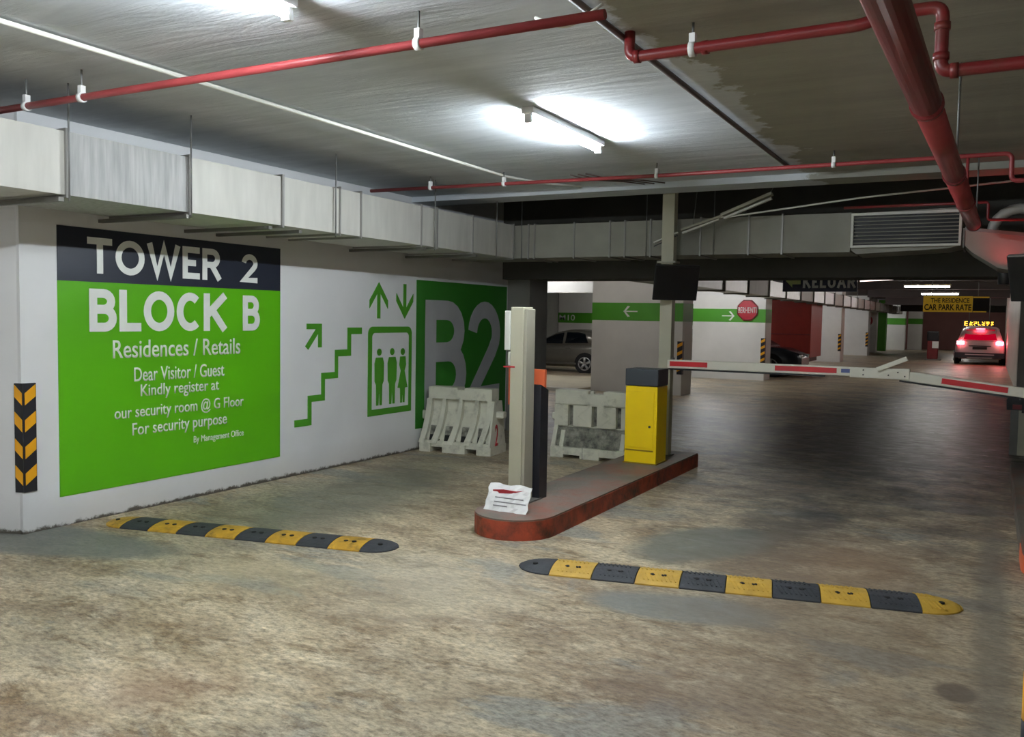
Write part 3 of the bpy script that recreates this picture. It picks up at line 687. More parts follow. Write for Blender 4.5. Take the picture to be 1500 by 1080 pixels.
bh = empty('barrier_housing', (.70, 8.86, .15), 'barrier cabinet of the boom, standing past the right photo edge', 'barrier cabinet')
MB().box(-.17, -.17, 0, .17, .17, .72, bev=.006).build('cabinet_body', M_yellow, bh); MB().box(-.175, -.175, .725, .175, .175, .74).build('cap', M_char, bh)
# short post with dark head behind boom on the right
sp2 = empty('rest_post', (.36, 12.5, 0), 'short grey post with a dark rounded head behind the boom at the right', 'post')
MB().box(-.085, -.06, 0, .0, .06, .56).build('post_shaft', M_grey, sp2)
MB().box(.002, -.06, 0, .10, .06, .56).build('post_side', M_beige, sp2)
pts = [(-.13, .56), (.06, .56), (.07, .68), (.04, .75), (-.03, .78), (-.10, .75), (-.135, .68)]
MB().prism(pts, 'y', -.07, .07).build('head', M_black, sp2)
MB().box(-.07, -.075, .57, .03, -.071, .63).build('head_slot', M_redpipe2, sp2)
MB().box(.03, -.08, .53, .24, .05, .56).build('bracket', M_black, sp2)
# hazard bollard at right edge of frame
hb = empty('hazard_bollard', (.185, 2.9, 0), 'yellow and black banded bollard at the lower right photo edge', 'bollard')
for k in range(5): MB().tube([(0, 0, .04+k*.14), (0, 0, .04+(k+1)*.14-.002)], .055, 20).build('painted_band', M_hazy if k % 2 == 1 else M_hazk, hb)
MB().tube([(0, 0, .74), (0, 0, .77), (0, 0, .785)], [.055, .045, .02], 20).build('cap', M_hazk, hb)
MB().disc((0, 0, .02), .075, 'z', .04, 20).build('base', M_hazk, hb)

# ------------------------------------------------------------------ broken hanging light fitting
bl = empty('broken_light_fitting', (-2.46, 8.95, 2.68), 'unlit light fitting hanging crooked below the ceiling by the beige post', 'light')
def bar(p, q, w_, h_, name, m, parent):
    p, q = Vector(p), Vector(q); d = q-p; L_ = d.length
    mtx = Matrix.Translation(p) @ d.to_track_quat('X', 'Z').to_matrix().to_4x4()
    return MB().box(0, -w_/2, -h_/2, L_, w_/2, h_/2).xf(mtx).build(name, m, parent)
bar((.0, 0, .0), (.50, 0, .195), .09, .028, 'tray', M_beige_d, bl)
bar((.03, -.02, -.035), (.50, -.02, .145), .05, .02, 'reflector', M_conduit, bl)
bar((.0, 0, -.01), (-.42, 0, -.135), .06, .022, 'tray', M_beige_d, bl)
bar((-.02, -.03, -.045), (-.40, -.03, -.17), .035, .016, 'reflector', M_conduit, bl)
bar((-.46, 0, -.16), (-.72, 0, -.26), .03, .014, 'loose_strip', M_conduit, bl)
bar((-.46, 0, -.19), (-.72, 0, -.30), .01, .008, 'loose_strip', M_black, bl)
MB().tube([(-.01, -.02, -.02), (.04, -.02, -.025), (1.33, -.02, .11), (2.66, -.02, .20)], .009, 8).build('hanging_conduit', M_conduit, bl)
MB().tube([(-.3, .0, -.1), (-.28, .05, .28)], .003, 6).build('suspension_wire', M_rod, bl)
MB().tube([(.48, .0, .19), (.5, .05, .27)], .003, 6).build('suspension_wire', M_rod, bl)

# ------------------------------------------------------------------ speed humps
def hump(A, B, nmod, first_black, wid, label, my, ridges, widen=1.0):
    A, B = Vector(A), Vector(B); L_ = (B-A).length; ang_ = math.atan2(B.y-A.y, B.x-A.x)
    e = empty('speed_hump', (A.x, A.y, 0), label, 'speed bump', 'yellow and black rubber speed humps', ang_)
    cap = L_*.088; mod = (L_-2*cap)/(nmod-2); hgt = .036; W = wid/2
    def sec(f):  # cross-section scaled by f
        return [(-W*f, 0), (-W*f, .008), (-W*.82*f, .018*f+.004), (-W*.5*f, hgt*.88*f+.002), (-W*.18*f, hgt*f+.003), (W*.18*f, hgt*f+.003), (W*.5*f, hgt*.88*f+.002), (W*.82*f, .018*f+.004), (W*f, .008), (W*f, 0)]
    pos = 0
    for k in range(nmod):
        black = (k % 2 == 0) == first_black
        ln = cap if k in (0, nmod-1) else mod
        mb = MB()
        if k in (0, nmod-1):
            st = []
            for i in range(9):
                u = i/8
                if k == 0: x = pos+ln*u-.0; u = 1-math.cos(u*PI/2); x = pos+ln*u; f = math.sqrt(max(.0, 1-(1-u)**2.4))
                else: x = pos+ln*u; u = math.sin(u*PI/2); x = pos+ln*u; f = math.sqrt(max(.0, 1-u**2.4))
                st.append((x, max(.22, f)))
            rings = [[mb.bm.verts.new((x, y, z)) for y, z in sec(f)] for x, f in st]
            for P, Q in zip(rings, rings[1:]):
                for i in range(9): mb.bm.faces.new((P[i], P[i+1], Q[i+1], Q[i]))
                mb.bm.faces.new((P[9], P[0], Q[0], Q[9]))
            mb.bm.faces.new(rings[0]); mb.bm.faces.new(rings[-1][::-1])
        else:
            mb.prism(sec(1), 'x', pos+.003, pos+ln-.003)
        o = mb.build('rubber_module', M_rubber if black else my, e)
        if ridges and 0 < k < nmod-1 or ridges and not black and k:
            rb = MB()
            for j in range(8):
                x = pos+.02+j*(ln-.05)/8
                if k == nmod-1 and j > 3: break
                for sgn in (-1, 1):
                    # diagonal tread bar lying on the flank
                    y0, z0, y1, z1 = sgn*W*.22, hgt+.002, sgn*W*.78, .0215
                    xa, xb = x, x+.03*(-sgn)
                    v = [rb.bm.verts.new(p) for p in ((xa, y0, z0), (xa+.008, y0, z0), (xb+.008, y1, z1), (xb, y1, z1), (xa, y0, z0+.005), (xa+.008, y0, z0+.005), (xb+.008, y1, z1+.006), (xb, y1, z1+.006))]
                    for f in ((3,2,1,0),(4,5,6,7),(0,1,5,4),(1,2,6,5),(2,3,7,6),(3,0,4,7)): rb.bm.faces.new([v[i] for i in f])
            r_ = rb.build('tread_ridges', M_rubber if black else my, o); r_['kind'] = 'stuff'
        for q in ((.36, .62) if 0 < k < nmod-1 else (.5,)):
            MB().disc((pos+ln*q, -W*.30, hgt+.0), .016, 'z', .010, 12).build('bolt_hole', M_hole, o)
        pos += ln
    return e
hump((-5.78, 4.30), (-3.50, 4.82), 10, False, .32, 'worn rubber speed hump beside the left wall with a black right end', M_hy, False)
hump((-2.60, 4.93), (-.07, 5.49), 10, True, .34, 'cleaner ridged rubber speed hump across the right lane with yellow right end', M_hy2, True)

# ------------------------------------------------------------------ water barriers
def barrier_a(loc, rz):
    e = empty('water_barrier', loc, 'dirty white plastic barrier with curved ribs and a red 2, against the B2 panel', 'barrier', None, rz)
    L_ = .86; n = 4
    mb = MB()
    prof = lambda k: [(-.22*k, .0), (.22*k, .0)]
    # outer end profile (y,z): wide foot, narrow top
    end = [(-.23, 0), (-.23, .10), (-.19, .16), (-.115, .45), (-.10, .62), (-.10, .76), (.10, .76), (.10, .62), (.115, .45), (.19, .16), (.23, .10), (.23, 0)]
    core = [(-.15, .09), (-.14, .16), (-.085, .34), (-.045, .48), (-.045, .64), (.045, .64), (.045, .48), (.085, .34), (.14, .16), (.15, .09)]
    mb.prism(core, 'x', .03, L_-.03)
    # beam on top
    for a, b in ((0.0, .40), (.49, L_)): mb.box(a+(.02 if a == 0 else 0), -.10, .62, b-(.02 if b == L_ else 0), .10, .76)
    mb.box(.40, -.10, .62, .49, .10, .735)
    # foot with slots
    for a, b in ((0, .11), (.27, .56), (.71, L_)): mb.box(a-.03 if a == 0 else a, -.23, 0, b+.03 if b == L_ else b, .23, .10)
    mb.box(.0, -.20, .06, L_, .20, .13)
    body = mb.build('barrier_body', M_barrier, e)
    for xx in (0.0, .195, .41, .62, L_-.07):
        w_ = .07
        c_ = xx+w_/2; lean = .10 if 0 < xx < .8 else (.06 if xx == 0 else -.06)
        mb = MB()
        # curved rib: foot displaced, follows the flared profile
        prev = None
        for i in range(9):
            z = .10+i*.52/8; u = 1-i/8; off = -abs(lean)*u*u*(1 if lean > 0 else -1)*.9
            hw = .035 if xx in (0.0, L_-.07) else .022+.02*u
            dpt = .105+.11*u**1.4
            r_ = [mb.bm.verts.new(p) for p in ((c_+off-hw, -dpt, z), (c_+off+hw, -dpt, z), (c_+off+hw, dpt, z), (c_+off-hw, dpt, z))]
            if prev:
                for q in range(4): mb.bm.faces.new((prev[q], prev[(q+1)%4], r_[(q+1)%4], r_[q]))
            else: mb.bm.faces.new(r_[::-1])
            prev = r_
        mb.bm.faces.new(prev); mb.build('rib', M_barrier, e)
    for k, (a, b) in enumerate(((.07, .195), (.265, .41), (.48, .62), (.69, L_-.07))):
        MB().prism([(-.175, .13), (-.125, .30), (-.10, .30), (-.12, .13)], 'x', a, b).build('lower_recess', M_grime_shade, e)
        MB().prism([(-.19, .135), (-.165, .20), (-.16, .2), (-.17, .135)], 'x', a+.01, a+.075).build('drain_opening', M_hole, e)
    MB().box(-.10, -.055, .36, .0, .055, .47, bev=.02).build('hinge_lug', M_barrier, e)
    MB().box(L_-.02, -.055, .42, L_+.11, .055, .50, bev=.02).build('hinge_lug', M_barrier, e)
    ep = MB().prism([(-.235, .10), (.235, .10), (.11, .62), (-.11, .62)], 'x', L_-.005, L_+.02); ep.build('end_panel', M_barrier, e)
    text('painted_number', '2', .09, .26, (L_+.023, -.09, .09), PI/2, M_redpaint, e, .003, .01)
    return e
barrier_a((-5.865, 8.74, 0), math.radians(6.5))
def barrier_b(loc, rz):
    e = empty('water_barrier', loc, 'dirty white plastic barrier with three slots, beside the yellow cabinet', 'barrier', None, rz)
    L_ = .98; mb = MB()
    # face plate pieces leave three real slots
    slots = (.20, .49, .78); x = 0.0
    segs = []
    for s_ in slots: segs.append((x, s_-.032)); x = s_+.032
    segs.append((x, L_))
    for a, b in segs: mb.box(a, -.10, .36, b, .10, .60)
    mb.box(0, -.012, .36, L_, .012, .60)
    mb.box(0.0, -.10, .60, .41, .10, .775, bev=.012); mb.box(.59, -.10, .60, L_, .10, .775, bev=.012); mb.box(.40, -.10, .60, .60, .10, .735)
    mb.box(.41, -.03, .735, .45, .03, .765)
    mb.prism([(-.10, .36), (.10, .36), (.20, .12), (-.20, .12)], 'x', 0.0, .05); mb.prism([(-.10, .36), (.10, .36), (.20, .12), (-.20, .12)], 'x', L_-.05, L_)
    mb.prism([(-.07, .36), (.07, .36), (.13, .12), (-.13, .12)], 'x', .05, L_-.05)
    for a, b in ((0, .16), (.36, .60), (.80, L_)): mb.box(a, -.21, 0, b, .21, .13, bev=.008)
    mb.box(.1, -.205, .04, L_-.1, .205, .125)
    mb.build('barrier_body', M_barrier, e)
    MB().prism([(-.165, .13), (-.105, .345), (-.07, .345), (-.13, .13)], 'x', .052, L_-.052).build('lower_recess', M_grime_shade, e)
    for a in (.10, .83): MB().prism([(-.19, .13), (-.125, .31), (-.11, .31), (-.17, .13)], 'x', a, a+.05).build('rib', M_barrier, e)
    for z in (.615, .69): MB().box(.09, -.108, z, L_-.09 if z < .65 else .34, -.1, z+.012).build('raised_line', M_barrier, e)
    MB().box(.66, -.108, .69, L_-.09, -.1, .702).build('raised_line', M_barrier, e)
    for sx in (-1, 1):
        for sz in (-1, 1):
            d = MB().box(0, -.006, -.004, .155, 0, .004); d.xf(Matrix.Translation((.49+sx*.20, -.1, .48)) @ Matrix.Rotation(-sz*math.radians(38)*1, 4, 'Y') @ Matrix.Scale(-sx, 4, (1, 0, 0)) if sx > 0 else Matrix.Translation((.49-.20, -.1, .48)) @ Matrix.Rotation(-sz*math.radians(38), 4, 'Y'))
            d.build('diamond_moulding', M_barrier, e)
    for s_ in slots: MB().box(s_-.031, -.03, .37, s_+.031, -.012, .59).build('slot_shade_insert', M_grime_shade, e)  # dark inserts make the slots look deeper, shade put into their colour
    MB().box(.395, -.213, .0, .40, -.209, .13).build('mould_seam', M_grime_shade, e)
    MB().box(-.06, -.045, .42, .0, .045, .50, bev=.015).build('hinge_lug', M_barrier, e)
    return e
barrier_b((-4.40, 9.22, 0), math.radians(2.5))

# ------------------------------------------------------------------ cars
def lerp_tab(tab, x):
    for (a, *va), (b, *vb) in zip(tab, tab[1:]):
        if a <= x <= b:
            t = (x-a)/(b-a); return [p+(q-p)*t for p, q in zip(va, vb)]
    return list(tab[-1][1:]) if x > tab[-1][0] else list(tab[0][1:])
def car(name, loc, rz, label, cat, paint, prof, gh, wheels, W, side_windows, wr=.31):
    """prof: (x, halfwidth, zlow, zbelt); gh: (x, halfwidth_at_roof, zroof); front at +x"""
    e = empty(name, loc, label, cat, None, rz)
    mb = MB(); rings = []
    for x, hw, zl, zb in prof:
        h = zb-zl
        half = [(0, zl), (hw*.86, zl), (hw*.97, zl+h*.18), (hw, zl+h*.45), (hw*.985, zl+h*.8), (hw*.93, zb-.01), (hw*.5, zb+.01), (0, zb+.015)]
        full = half+[(-a, b) for a, b in half[-2:0:-1]]
        rings.append([mb.bm.verts.new((x, a, b)) for a, b in full])
    n = len(rings[0])
    for P, Q in zip(rings, rings[1:]):
        for i in range(n):
            f = mb.bm.faces.new((P[i], P[(i+1)%n], Q[(i+1)%n], Q[i])); f.smooth = True
    mb.bm.faces.new(rings[0]); mb.bm.faces.new(rings[-1][::-1])
    mb.build('car_body', paint, e)
    mb = MB(); rings = []
    for x, hw, zr in gh:
        zb = lerp_tab(prof, x)[2]; hb = lerp_tab(prof, x)[0]*.93
        zr = max(zr, zb+.005); u = min(1, (zr-zb)/.45); ht = hb+(hw-hb)*u
        half = [(hb, zb-.02), (hb+(ht-hb)*.85, zb+(zr-zb)*.85), (ht*.86, zr-.01*u), (ht*.4, zr+.015*u), (0, zr+.02*u)]
        full = half+[(-a, b) for a, b in half[-2::-1]]
        rings.append([mb.bm.verts.new((x, a, b)) for a, b in full])
    n = len(rings[0])
    for P, Q in zip(rings, rings[1:]):
        for i in range(n-1):
            f = mb.bm.faces.new((P[i], P[i+1], Q[i+1], Q[i])); f.smooth = True
        mb.bm.faces.new((P[n-1], P[0], Q[0], Q[n-1]))
    mb.bm.faces.new(rings[0]); mb.bm.faces.new(rings[-1][::-1])
    mb.build('cabin', paint, e)
    def side_y(x, z):
        hw_, zl_, zb_ = lerp_tab(prof, x); hr, zr = lerp_tab(gh, x); hb = hw_*.93
        zr = max(zr, zb_+.005); u = min(1, (zr-zb_)/.45); ht = hb+(hr-hb)*u
        return hb+(ht-hb)*min(1, max(0, (z-zb_)/(zr-zb_)))
    for poly in side_windows:
        for s in (-1, 1):
            mb = MB(); A = [mb.bm.verts.new((x, s*(side_y(x, z)+.008), z)) for x, z in poly]; B = [mb.bm.verts.new((x, s*(side_y(x, z)-.02), z)) for x, z in poly]
            mb.bm.faces.new(A); mb.bm.faces.new(B[::-1])
            for i in range(len(poly)): mb.bm.faces.new((A[i], A[(i+1)%len(poly)], B[(i+1)%len(poly)], B[i]))
            mb.build('side_window', M_glass, e)
    for wx in wheels:
        hw_ = lerp_tab(prof, wx)[0]
        for s in (-1, 1):
            MB().disc((wx, s*(hw_-.055), wr+.01), wr+.05, 'y', .13, 24).build('wheel_arch', M_tyre, e)
            wh = MB().disc((wx, s*(hw_-.075), wr), wr, 'y', .19, 24).build('wheel', M_tyre, e)
            MB().disc((wx, s*(hw_+.022), wr), wr*.2, 'y', .02, 12).build('hub', M_alloy, wh)
            for k in range(5):
                a = 2*PI*k/5+.3; d = Vector((math.cos(a), 0, math.sin(a))); q = Vector((wx, s*(hw_+.024), wr))
                m2 = MB(); m2.tube([q+d*wr*.15, q+d*wr*.66], [.035, .05], 6); m2.build('spoke', M_alloy, wh)
            rim = MB().tube([(wx+wr*.68*math.cos(2*PI*k/20), s*(hw_+.022), wr+wr*.68*math.sin(2*PI*k/20)) for k in range(21)], .018, 6, caps=False); rim.build('rim', M_alloy, wh)
    return e
sed_prof = [(-2.12, .62, .42, .72), (-2.08, .76, .28, .93), (-1.7, .83, .2, .98), (-1.0, .85, .19, .93), (0, .85, .19, .90), (1.0, .84, .19, .88), (1.6, .82, .2, .82), (1.98, .74, .24, .68), (2.1, .6, .34, .55)]
sed_gh = [(-1.92, .60, .97), (-1.55, .58, 1.18), (-1.2, .58, 1.33), (-.7, .58, 1.41), (-.1, .58, 1.43), (.35, .58, 1.38), (.8, .6, 1.15), (1.2, .66, .90)]
sed_win = [[(-1.12, .98), (-.12, .95), (-.12, 1.34), (-.62, 1.34), (-.95, 1.27)], [(-.02, .95), (.92, .94), (.62, 1.15), (.30, 1.30), (-.02, 1.34)]]
hat_gh = [(-2.02, .60, 1.0), (-1.80, .58, 1.24), (-1.4, .58, 1.38), (-.9, .58, 1.43), (-.5, .58, 1.42), (-.1, .58, 1.34), (.3, .6, 1.12), (.62, .66, .92)]
hat_win = [[(-1.34, 1.0), (-.52, .97), (-.52, 1.34), (-.95, 1.35), (-1.18, 1.30)], [(-.42, .96), (.42, .94), (.18, 1.12), (-.12, 1.27), (-.42, 1.33)]]
sc = car('parked_car', (-11.5, 24.2, 0), PI, 'silver grey car parked side-on beyond the left opening', 'car', M_silver, sed_prof, hat_gh, (-1.27, 1.27), .85, hat_win)
sc.scale = (.9, .9, .88)
for s in (-1, 1):
    MB().box(-.75, s*.84-.012, .80, -.58, s*.84+.012, .83).build('door_handle', M_silver, sc)
    MB().box(-1.9, s*.82-.02, .27, 1.6, s*.86+.0, .33).build('sill_trim', M_silver, sc)
MB().box(-2.12, -.5, .45, -2.07, .5, .52).build('bumper', M_black, sc)
dc = car('parked_car', (-6.8, 26.6, 0), 0, 'dark car with its nose sticking out beyond the big white column', 'car', M_cardark, sed_prof, sed_gh, (-1.27, 1.27), .85, sed_win)
for s in (-1, 1): MB().box(2.02, s*.5-.12, .56, 2.1, s*.5+.12, .66, bev=.02).build('headlamp', mat('headlamp_glass', (225, 225, 225), 0.1, metal=0.6), dc)
# red lorry box
rv = empty('box_truck', (-6.7, 29.5, 0), 'red box truck parked behind the dark car', 'truck')
MB().box(-3.4, -.0, .45, 1.62, 2.1, 2.32, bev=.02).build('cargo_box', M_vanred, rv)
MB().box(-3.38, -.012, 1.18, 1.6, .0, 1.22).build('side_rail', M_redpipe2, rv)
MB().box(-3.3, .1, .3, 1.5, 2.0, .448).build('chassis', M_black, rv)
for x in (-2.6, .9):
    for y in (.15, 1.95): MB().disc((x, y, .36), .36, 'y', .24, 20).build('wheel', M_tyre, rv)
# white SUV driving away (rear view); front faces +Y
suv_prof = [(-2.1, .70, .38, .98), (-2.05, .84, .30, 1.04), (-1.7, .90, .24, 1.04), (0, .91, .24, 1.0), (1.4, .89, .26, .96), (1.9, .82, .3, .86), (2.1, .6, .42, .68)]
suv_gh = [(-2.04, .66, 1.08), (-1.86, .64, 1.45), (-1.62, .63, 1.60), (-.9, .64, 1.65), (.2, .62, 1.63), (.7, .64, 1.38), (1.25, .72, 1.0)]
suv_win = [[(-1.55, 1.1), (-.75, 1.08), (-.75, 1.50), (-1.4, 1.5)], [(-.68, 1.08), (.1, 1.06), (.1, 1.52), (-.68, 1.52)], [(.16, 1.06), (.85, 1.04), (.45, 1.42), (.16, 1.5)]]
sv = car('moving_car', (-.32, 42.2, 0), PI/2, 'white SUV driving away down the lane with red brake lamps lit', 'car', M_carwhite, suv_prof, suv_gh, (-1.32, 1.3), .9, suv_win, .34)
sv.scale = (1, 1, .94)
mb = MB(); q = [(-2.075, .60, 1.08), (-2.075, -.60, 1.08), (-1.80, -.50, 1.52), (-1.80, .50, 1.52)]
A = [mb.bm.verts.new(p) for p in q]; B = [mb.bm.verts.new((p[0]+.05, p[1], p[2]-.02)) for p in q]; mb.bm.faces.new(A); mb.bm.faces.new(B[::-1])
for i in range(4): mb.bm.faces.new((A[i], A[(i+1)%4], B[(i+1)%4], B[i]))
mb.build('rear_window', M_redglass, sv)
for s in (-1, 1):
    tl = MB().box(-2.14, s*.70-.14, .86, -2.04, s*.70+.14, 1.02, bev=.02).build('tail_lamp', M_tail, sv)
    MB().disc((-2.15, s*.66, .95), .07, 'x', .03, 14).build('lamp_core', M_tailcore, tl)
MB().box(-1.92, -.16, 1.53, -1.84, .16, 1.56).build('high_brake_lamp', M_tail, sv)
MB().box(-2.17, -.90, .28, -1.9, .90, .52, bev=.03).build('lower_bumper', M_cardark, sv)
MB().box(-2.19, -.52, .42, -2.175, .52, .46).build('bumper_trim', M_carwhite, sv)
MB().box(-2.19, -.45, .28, -2.16, .45, .33).build('skid_plate', M_flange, sv)
MB().box(-2.14, -.26, .66, -2.1, .26, .77).build('number_plate', M_kblack, sv)
MB().box(-2.14, -.40, .79, -2.1, .40, .83).build('tailgate_handle', M_cardark, sv)

# ------------------------------------------------------------------ far columns
def column(x0, x1, y0, y1, label, band=None, group=None, top=H, m=None, guard=True, arrow=None):
    e = empty('column', ((x0+x1)/2, (y0+y1)/2, 0), label, 'column', group)
    ex, ey = e.location.x, e.location.y
    MB().box(x0-ex, y0-ey, 0, x1-ex, y1-ey, top).build('column_shaft', m or M_wall2, e)
    if band:
        MB().box(x0-ex-.004, y0-ey-.004, band[0], x1-ex+.004, y1-ey+.004, band[1]).build('green_band', M_green2, e)
    if guard:
        gd = MB().box(x1-ex-.10, y0-ey-.012, .45, x1-ex+.012, y0-ey+.1, 1.15).build('edge_guard', M_hazk, e)
        for k in range(4): MB().prism([(x1-ex-.10, .5+k*.17), (x1-ex+.013, .56+k*.17), (x1-ex+.013, .63+k*.17), (x1-ex-.10, .57+k*.17)], 'y', y0-ey-.016, y0-ey-.012).build('stripe', M_hazy, gd)
    if arrow:
        ax, az, d, sz = arrow; mb = MB()
        mb.prism([(ax-ex-sz*.5, az-.012), (ax-ex+sz*.5, az-.012), (ax-ex+sz*.5, az+.012), (ax-ex-sz*.5, az+.012)], 'y', y0-ey-.012, y0-ey-.005)
        tx = ax-ex+d*sz*.5
        for s in (-1, 1): mb.prism([(tx, az), (tx-d*.04, az), (tx-d*(.04+sz*.34), az+s*sz*.34), (tx-d*sz*.30, az+s*sz*.38)], 'y', y0-ey-.012, y0-ey-.005)
        mb.build('band_arrow', M_white, e)
    return e
column(-7.75, -5.68, 17.9, 18.6, 'broad white column with green band and left arrow beyond the barriers', (1.57, 1.955), arrow=(-6.85, 1.77, -1, .32))
cb = column(-7.32, -5.32, 24.0, 24.75, 'broad brightly lit white column with green band and right arrow', (1.57, 1.93), arrow=(-6.33, 1.74, 1, .34))
st = empty('stop_sign', (-5.80, 23.98, 1.9), 'red octagonal BERHENTI stop sign fixed high on the lit white column', 'sign')
MB().prism([(.3*math.cos(PI/8+PI/4*k), .3*math.sin(PI/8+PI/4*k)) for k in range(8)], 'y', -.03, -.01).build('sign_plate', M_stop, st)
mbr = MB(); rr = []
for rad, yy in ((.275, -.034), (.290, -.034)): rr.append([mbr.bm.verts.new((rad*math.cos(PI/8+PI/4*k), yy, rad*math.sin(PI/8+PI/4*k))) for k in range(8)])
for k in range(8): mbr.bm.faces.new((rr[0][k], rr[0][(k+1)%8], rr[1][(k+1)%8], rr[1][k]))
bmesh.ops.solidify(mbr.bm, geom=list(mbr.bm.faces), thickness=.003); mbr.build('sign_border', M_white, st)
text('sign_lettering', 'BERHENTI', .50, .16, (-.25, -.031, -.08), 0, M_white, st, .004, .004)
column(-6.55, -5.3, 37.6, 38.5, 'grey white column right of the red truck', m=M_wall2)
column(-6.9, -5.3, 46.6, 47.5, 'pale column third in the row beyond the boom', m=M_wall2)
column(-6.3, -5.5, 52.0, 52.8, 'narrow white column fourth in the row', m=M_wall2, guard=False)
column(-5.9, -5.35, 55.5, 56.2, 'green painted pillar far down the row', m=M_green2, guard=False)
column(-5.6, -4.55, 58.6, 59.3, 'far beige column with a green band near the back wall', (1.55, 1.95), m=M_wall2, guard=False)
column(-4.5, -3.7, 60.0, 60.7, 'farthest white column with green band before the back wall', (1.6, 1.95), m=M_wall2, guard=False)
column(.62, 1.4, 24.0, 46.0, 'long grey pier on the right side of the lane behind the boom', m=M_wall2, guard=False)
ns = empty('no_entry_sign', (-6.0, 51.9, 1.75), 'small round red and white no entry sign far along the columns', 'sign')
MB().disc((0, 0, 0), .32, 'y', .03, 24).build('sign_plate', M_stop, ns); MB().box(-.22, -.03, -.06, .22, -.016, .06).build('white_bar', M_white, ns)
MB().disc((.1, .06, -.1), .30, 'y', .02, 24).build('backing_disc', M_white, ns)
# left opening: bay with M10 wall
mw = empty('bay_wall', (-12.0, 28.0, 0), 'white bay wall with green band reading M10 behind the silver car', 'wall')
MB().box(-1.42, 0, 0, 4.0, .2, H).build('wall_panel', M_wall2, mw)
MB().box(-1.425, -.006, 1.44, 4.0, -.001, 1.79).build('green_band', M_green2, mw)
text('bay_lettering', 'M10', .60, .20, (-1.38, -.009, 1.52), 0, M_white, mw, .004, .004)
MB().box(-7.0, -6.0, 0, -1.44, .2, H).build('dark_wall', M_grey, mw)
MB().box(-7.0, -6.006, 1.44, -1.434, -6.001, 1.79).build('green_band', M_green2, mw)
wb = struct(bx(-20, 21.2, 2.28, -7.8, 21.6, H).build('trim_bay_beam', M_wall2)); 
struct(bx(-20, 23.5, 2.42, -7.8, 23.9, H).build('trim_bay_beam', M_grey))
struct(bx(-20, 17.35, 0, -7.8, 21.0, .07).build('trim_walkway', mat('walkway_beige', (186, 176, 150), 0.6, var=0.12, scale=1.5)))
struct(bx(-20, 17.25, 0, -7.8, 17.34, .075).build('trim_walkway_edge', M_wall2))

# spiral duct above the column row, seen through the lane
rd = empty('ribbed_duct', (-4.55, 13.0, 2.2), 'silver ribbed air duct running away above the row of columns', 'duct')
for k in range(22):
    a = k*1.95
    MB().box(-.5, a, 0, 0, a+1.9, .36).build('duct_section', M_ribbed if k % 3 else M_duct, rd)
    MB().box(-.53, a+1.9, -.03, .03, a+1.95, .39).build('duct_flange', M_steel, rd)

for k in range(0, 22, 3): MB().tube([(-.25, k*1.95+1.9, .39), (-.25, k*1.95+1.9, H-2.2)], .01, 8).build('hanger_rod', M_rod, rd)
# signs over the lane
ks = empty('exit_sign', (-2.55, 12.5, 2.02), 'dark blue hanging KELUAR exit sign with pale left arrow', 'sign')
MB().box(0, 0, 0, .97, .04, .30).build('sign_board', M_bluek, ks)
MB().prism([(.04, .15), (.13, .245), (.13, .20), (.24, .20), (.24, .10), (.13, .10), (.13, .055)], 'y', -.006, -.001).build('exit_arrow', M_ygrey, ks)
bold_word('exit_lettering', 'KELUAR', (1, .8, .8, 1, 1.1, 1), .68, .17, .032, (.27, -.001, .05), 0, M_exitletter, ks, .005, .2)
for x in (.1, .87): MB().tube([(x, .02, .3), (x, .02, .95)], .006, 8).build('hanger_rod', M_rod, ks)
ys_ = empty('fee_board', (-1.60, 26.0, 1.94), 'yellow overhead board reading THE RESIDENCE CAR PARK RATE', 'sign')
MB().box(0, 0, 0, 1.18, .05, .42).build('board', M_yboard, ys_)
text('board_lettering', 'THE RESIDENCE', .92, .12, (.18, -.001, .245), 0, M_kblack, ys_, .005, .012)
text('board_lettering', 'CAR PARK RATE', 1.12, .16, (.03, -.001, .045), 0, M_kblack, ys_, .005, .02)
MB().box(1.19, 0, .04, 1.56, .05, .37).build('rate_display', M_kblack, ys_)
MB().box(1.19, -.002, .375, 1.56, .05, .41).build('display_frame', M_yboard, ys_); MB().box(1.19, -.002, .0, 1.5, .05, .03).build('display_frame', M_yboard, ys_)
for x in (.2, 1.3): MB().tube([(x, .02, .42), (x, .02, 1.02)], .01, 8).build('hanger_rod', M_rod, ys_)
ld = empty('led_sign', (-1.03, 44.6, 1.56), 'amber LED message strip glowing above the white SUV', 'sign')
MB().box(-.05, .01, -.03, 1.22, .1, .26).build('display_case', M_black, ld)
text('led_letter', 'E', .13, .19, (.02, .0, .02), 0, M_led, ld, .02, .0)
rl_ = random.Random(3); mb = MB()
for c_ in range(6):
    for i in range(4):
        for j in range(5):
            if rl_.random() < .55: mb.box(.22+c_*.165+i*.032, -.008, .03+j*.036, .22+c_*.165+i*.032+.026, 0, .03+j*.036+.028)
o_ = mb.build('led_dots', M_led, ld); o_['kind'] = 'stuff'
for x in (.2, 1.0): MB().tube([(x, .05, .26), (x, .05, 1.41)], .012, 8).build('hanger_rod', M_rod, ld)

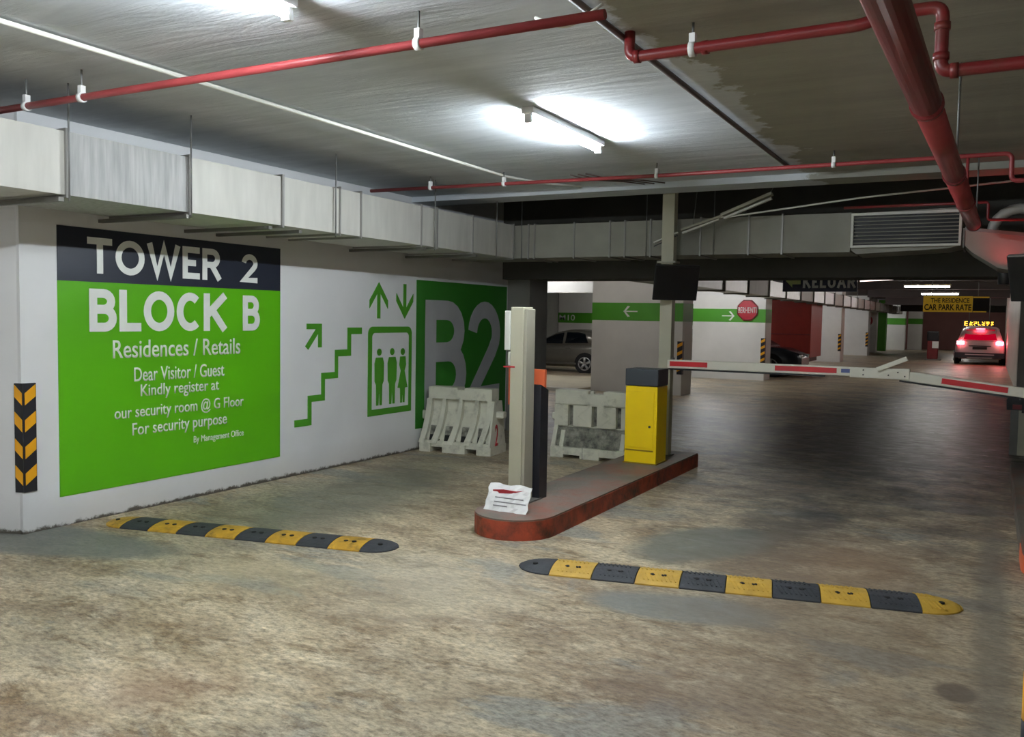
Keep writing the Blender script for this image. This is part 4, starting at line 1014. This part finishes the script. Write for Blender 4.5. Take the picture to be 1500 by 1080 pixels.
# far battens: lane row (light from real fittings)
for x, y, l in ((-1.58, 26.9, 'nearest lit batten over the far lane, just above the yellow board'), (-1.55, 33.4, 'second lit batten over the far lane beyond the yellow board'), (-1.5, 42.0, 'third lit batten over the far lane, above the white SUV'), (-1.5, 57.0, 'last lit batten over the far lane by the back wall')):
    e = tube_light((x, y, 2.72), 1.2, l, M_tubefar, 'battens over the far lane', rz=PI/2)
    for q in (-.4, .4): MB().tube([(0, q, 0), (0, q, H-2.72)], .008, 6).build('hanger_rod', M_rod, e)
tube_light((-7.0, 15.4, H), 1.2, 'lit batten in front of the broad grey-white column', M_tubefar, rz=PI/2)
for x, y, l in ((-10.5, 19.7, 'lit batten in the left bay in front of the white beam'), (-9.2, 26.2, 'lit batten over the silver car'), (-6.3, 21.8, 'lit batten in front of the bright column with the stop sign'), (-7.0, 34.5, 'lit batten between the red truck and the columns'), (-7.5, 43.0, 'lit batten between the middle columns'), (-7.0, 56.5, 'lit batten near the back wall')):
    tube_light((x, y, H), 1.2, l, M_tubebay, rz=PI/2)
lt = empty('tube_lamp', (-1.60, 12.7, 2.17), 'thin bare pinkish tube lamp beside the KELUAR sign', 'light')
MB().tube([(.03, 0, 0), (.60, 0, .03)], .008, 10).build('tube', M_tubewarm, lt)
MB().box(.60, -.02, .0, .62, .02, .08).build('lamp_holder', M_fixture, lt); MB().box(.0, -.01, .03, .62, .03, .08).build('mount_bar', M_redpipe2, lt)
MB().tube([(.3, 0, .08), (.3, 0, .8)], .006, 8).build('hanger_rod', M_rod, lt)

# dark waist high machine on the far lane
bm2 = empty('lane_machine', (-2.2, 43.3, 0), 'dark waist-high machine with a white panel left of the SUV', 'machine')
MB().box(-.22, -.15, .06, .22, .15, 1.28, bev=.03).build('machine_body', M_redpipe2, bm2)
MB().box(-.02, -.17, .55, .24, -.152, .85).build('white_panel', M_white, bm2)
MB().box(-.24, -.17, .86, .24, .17, 1.3, bev=.04).build('machine_head', M_black, bm2)
MB().box(-.3, -.25, 0, .35, .25, .06).build('plinth', M_grey, bm2)
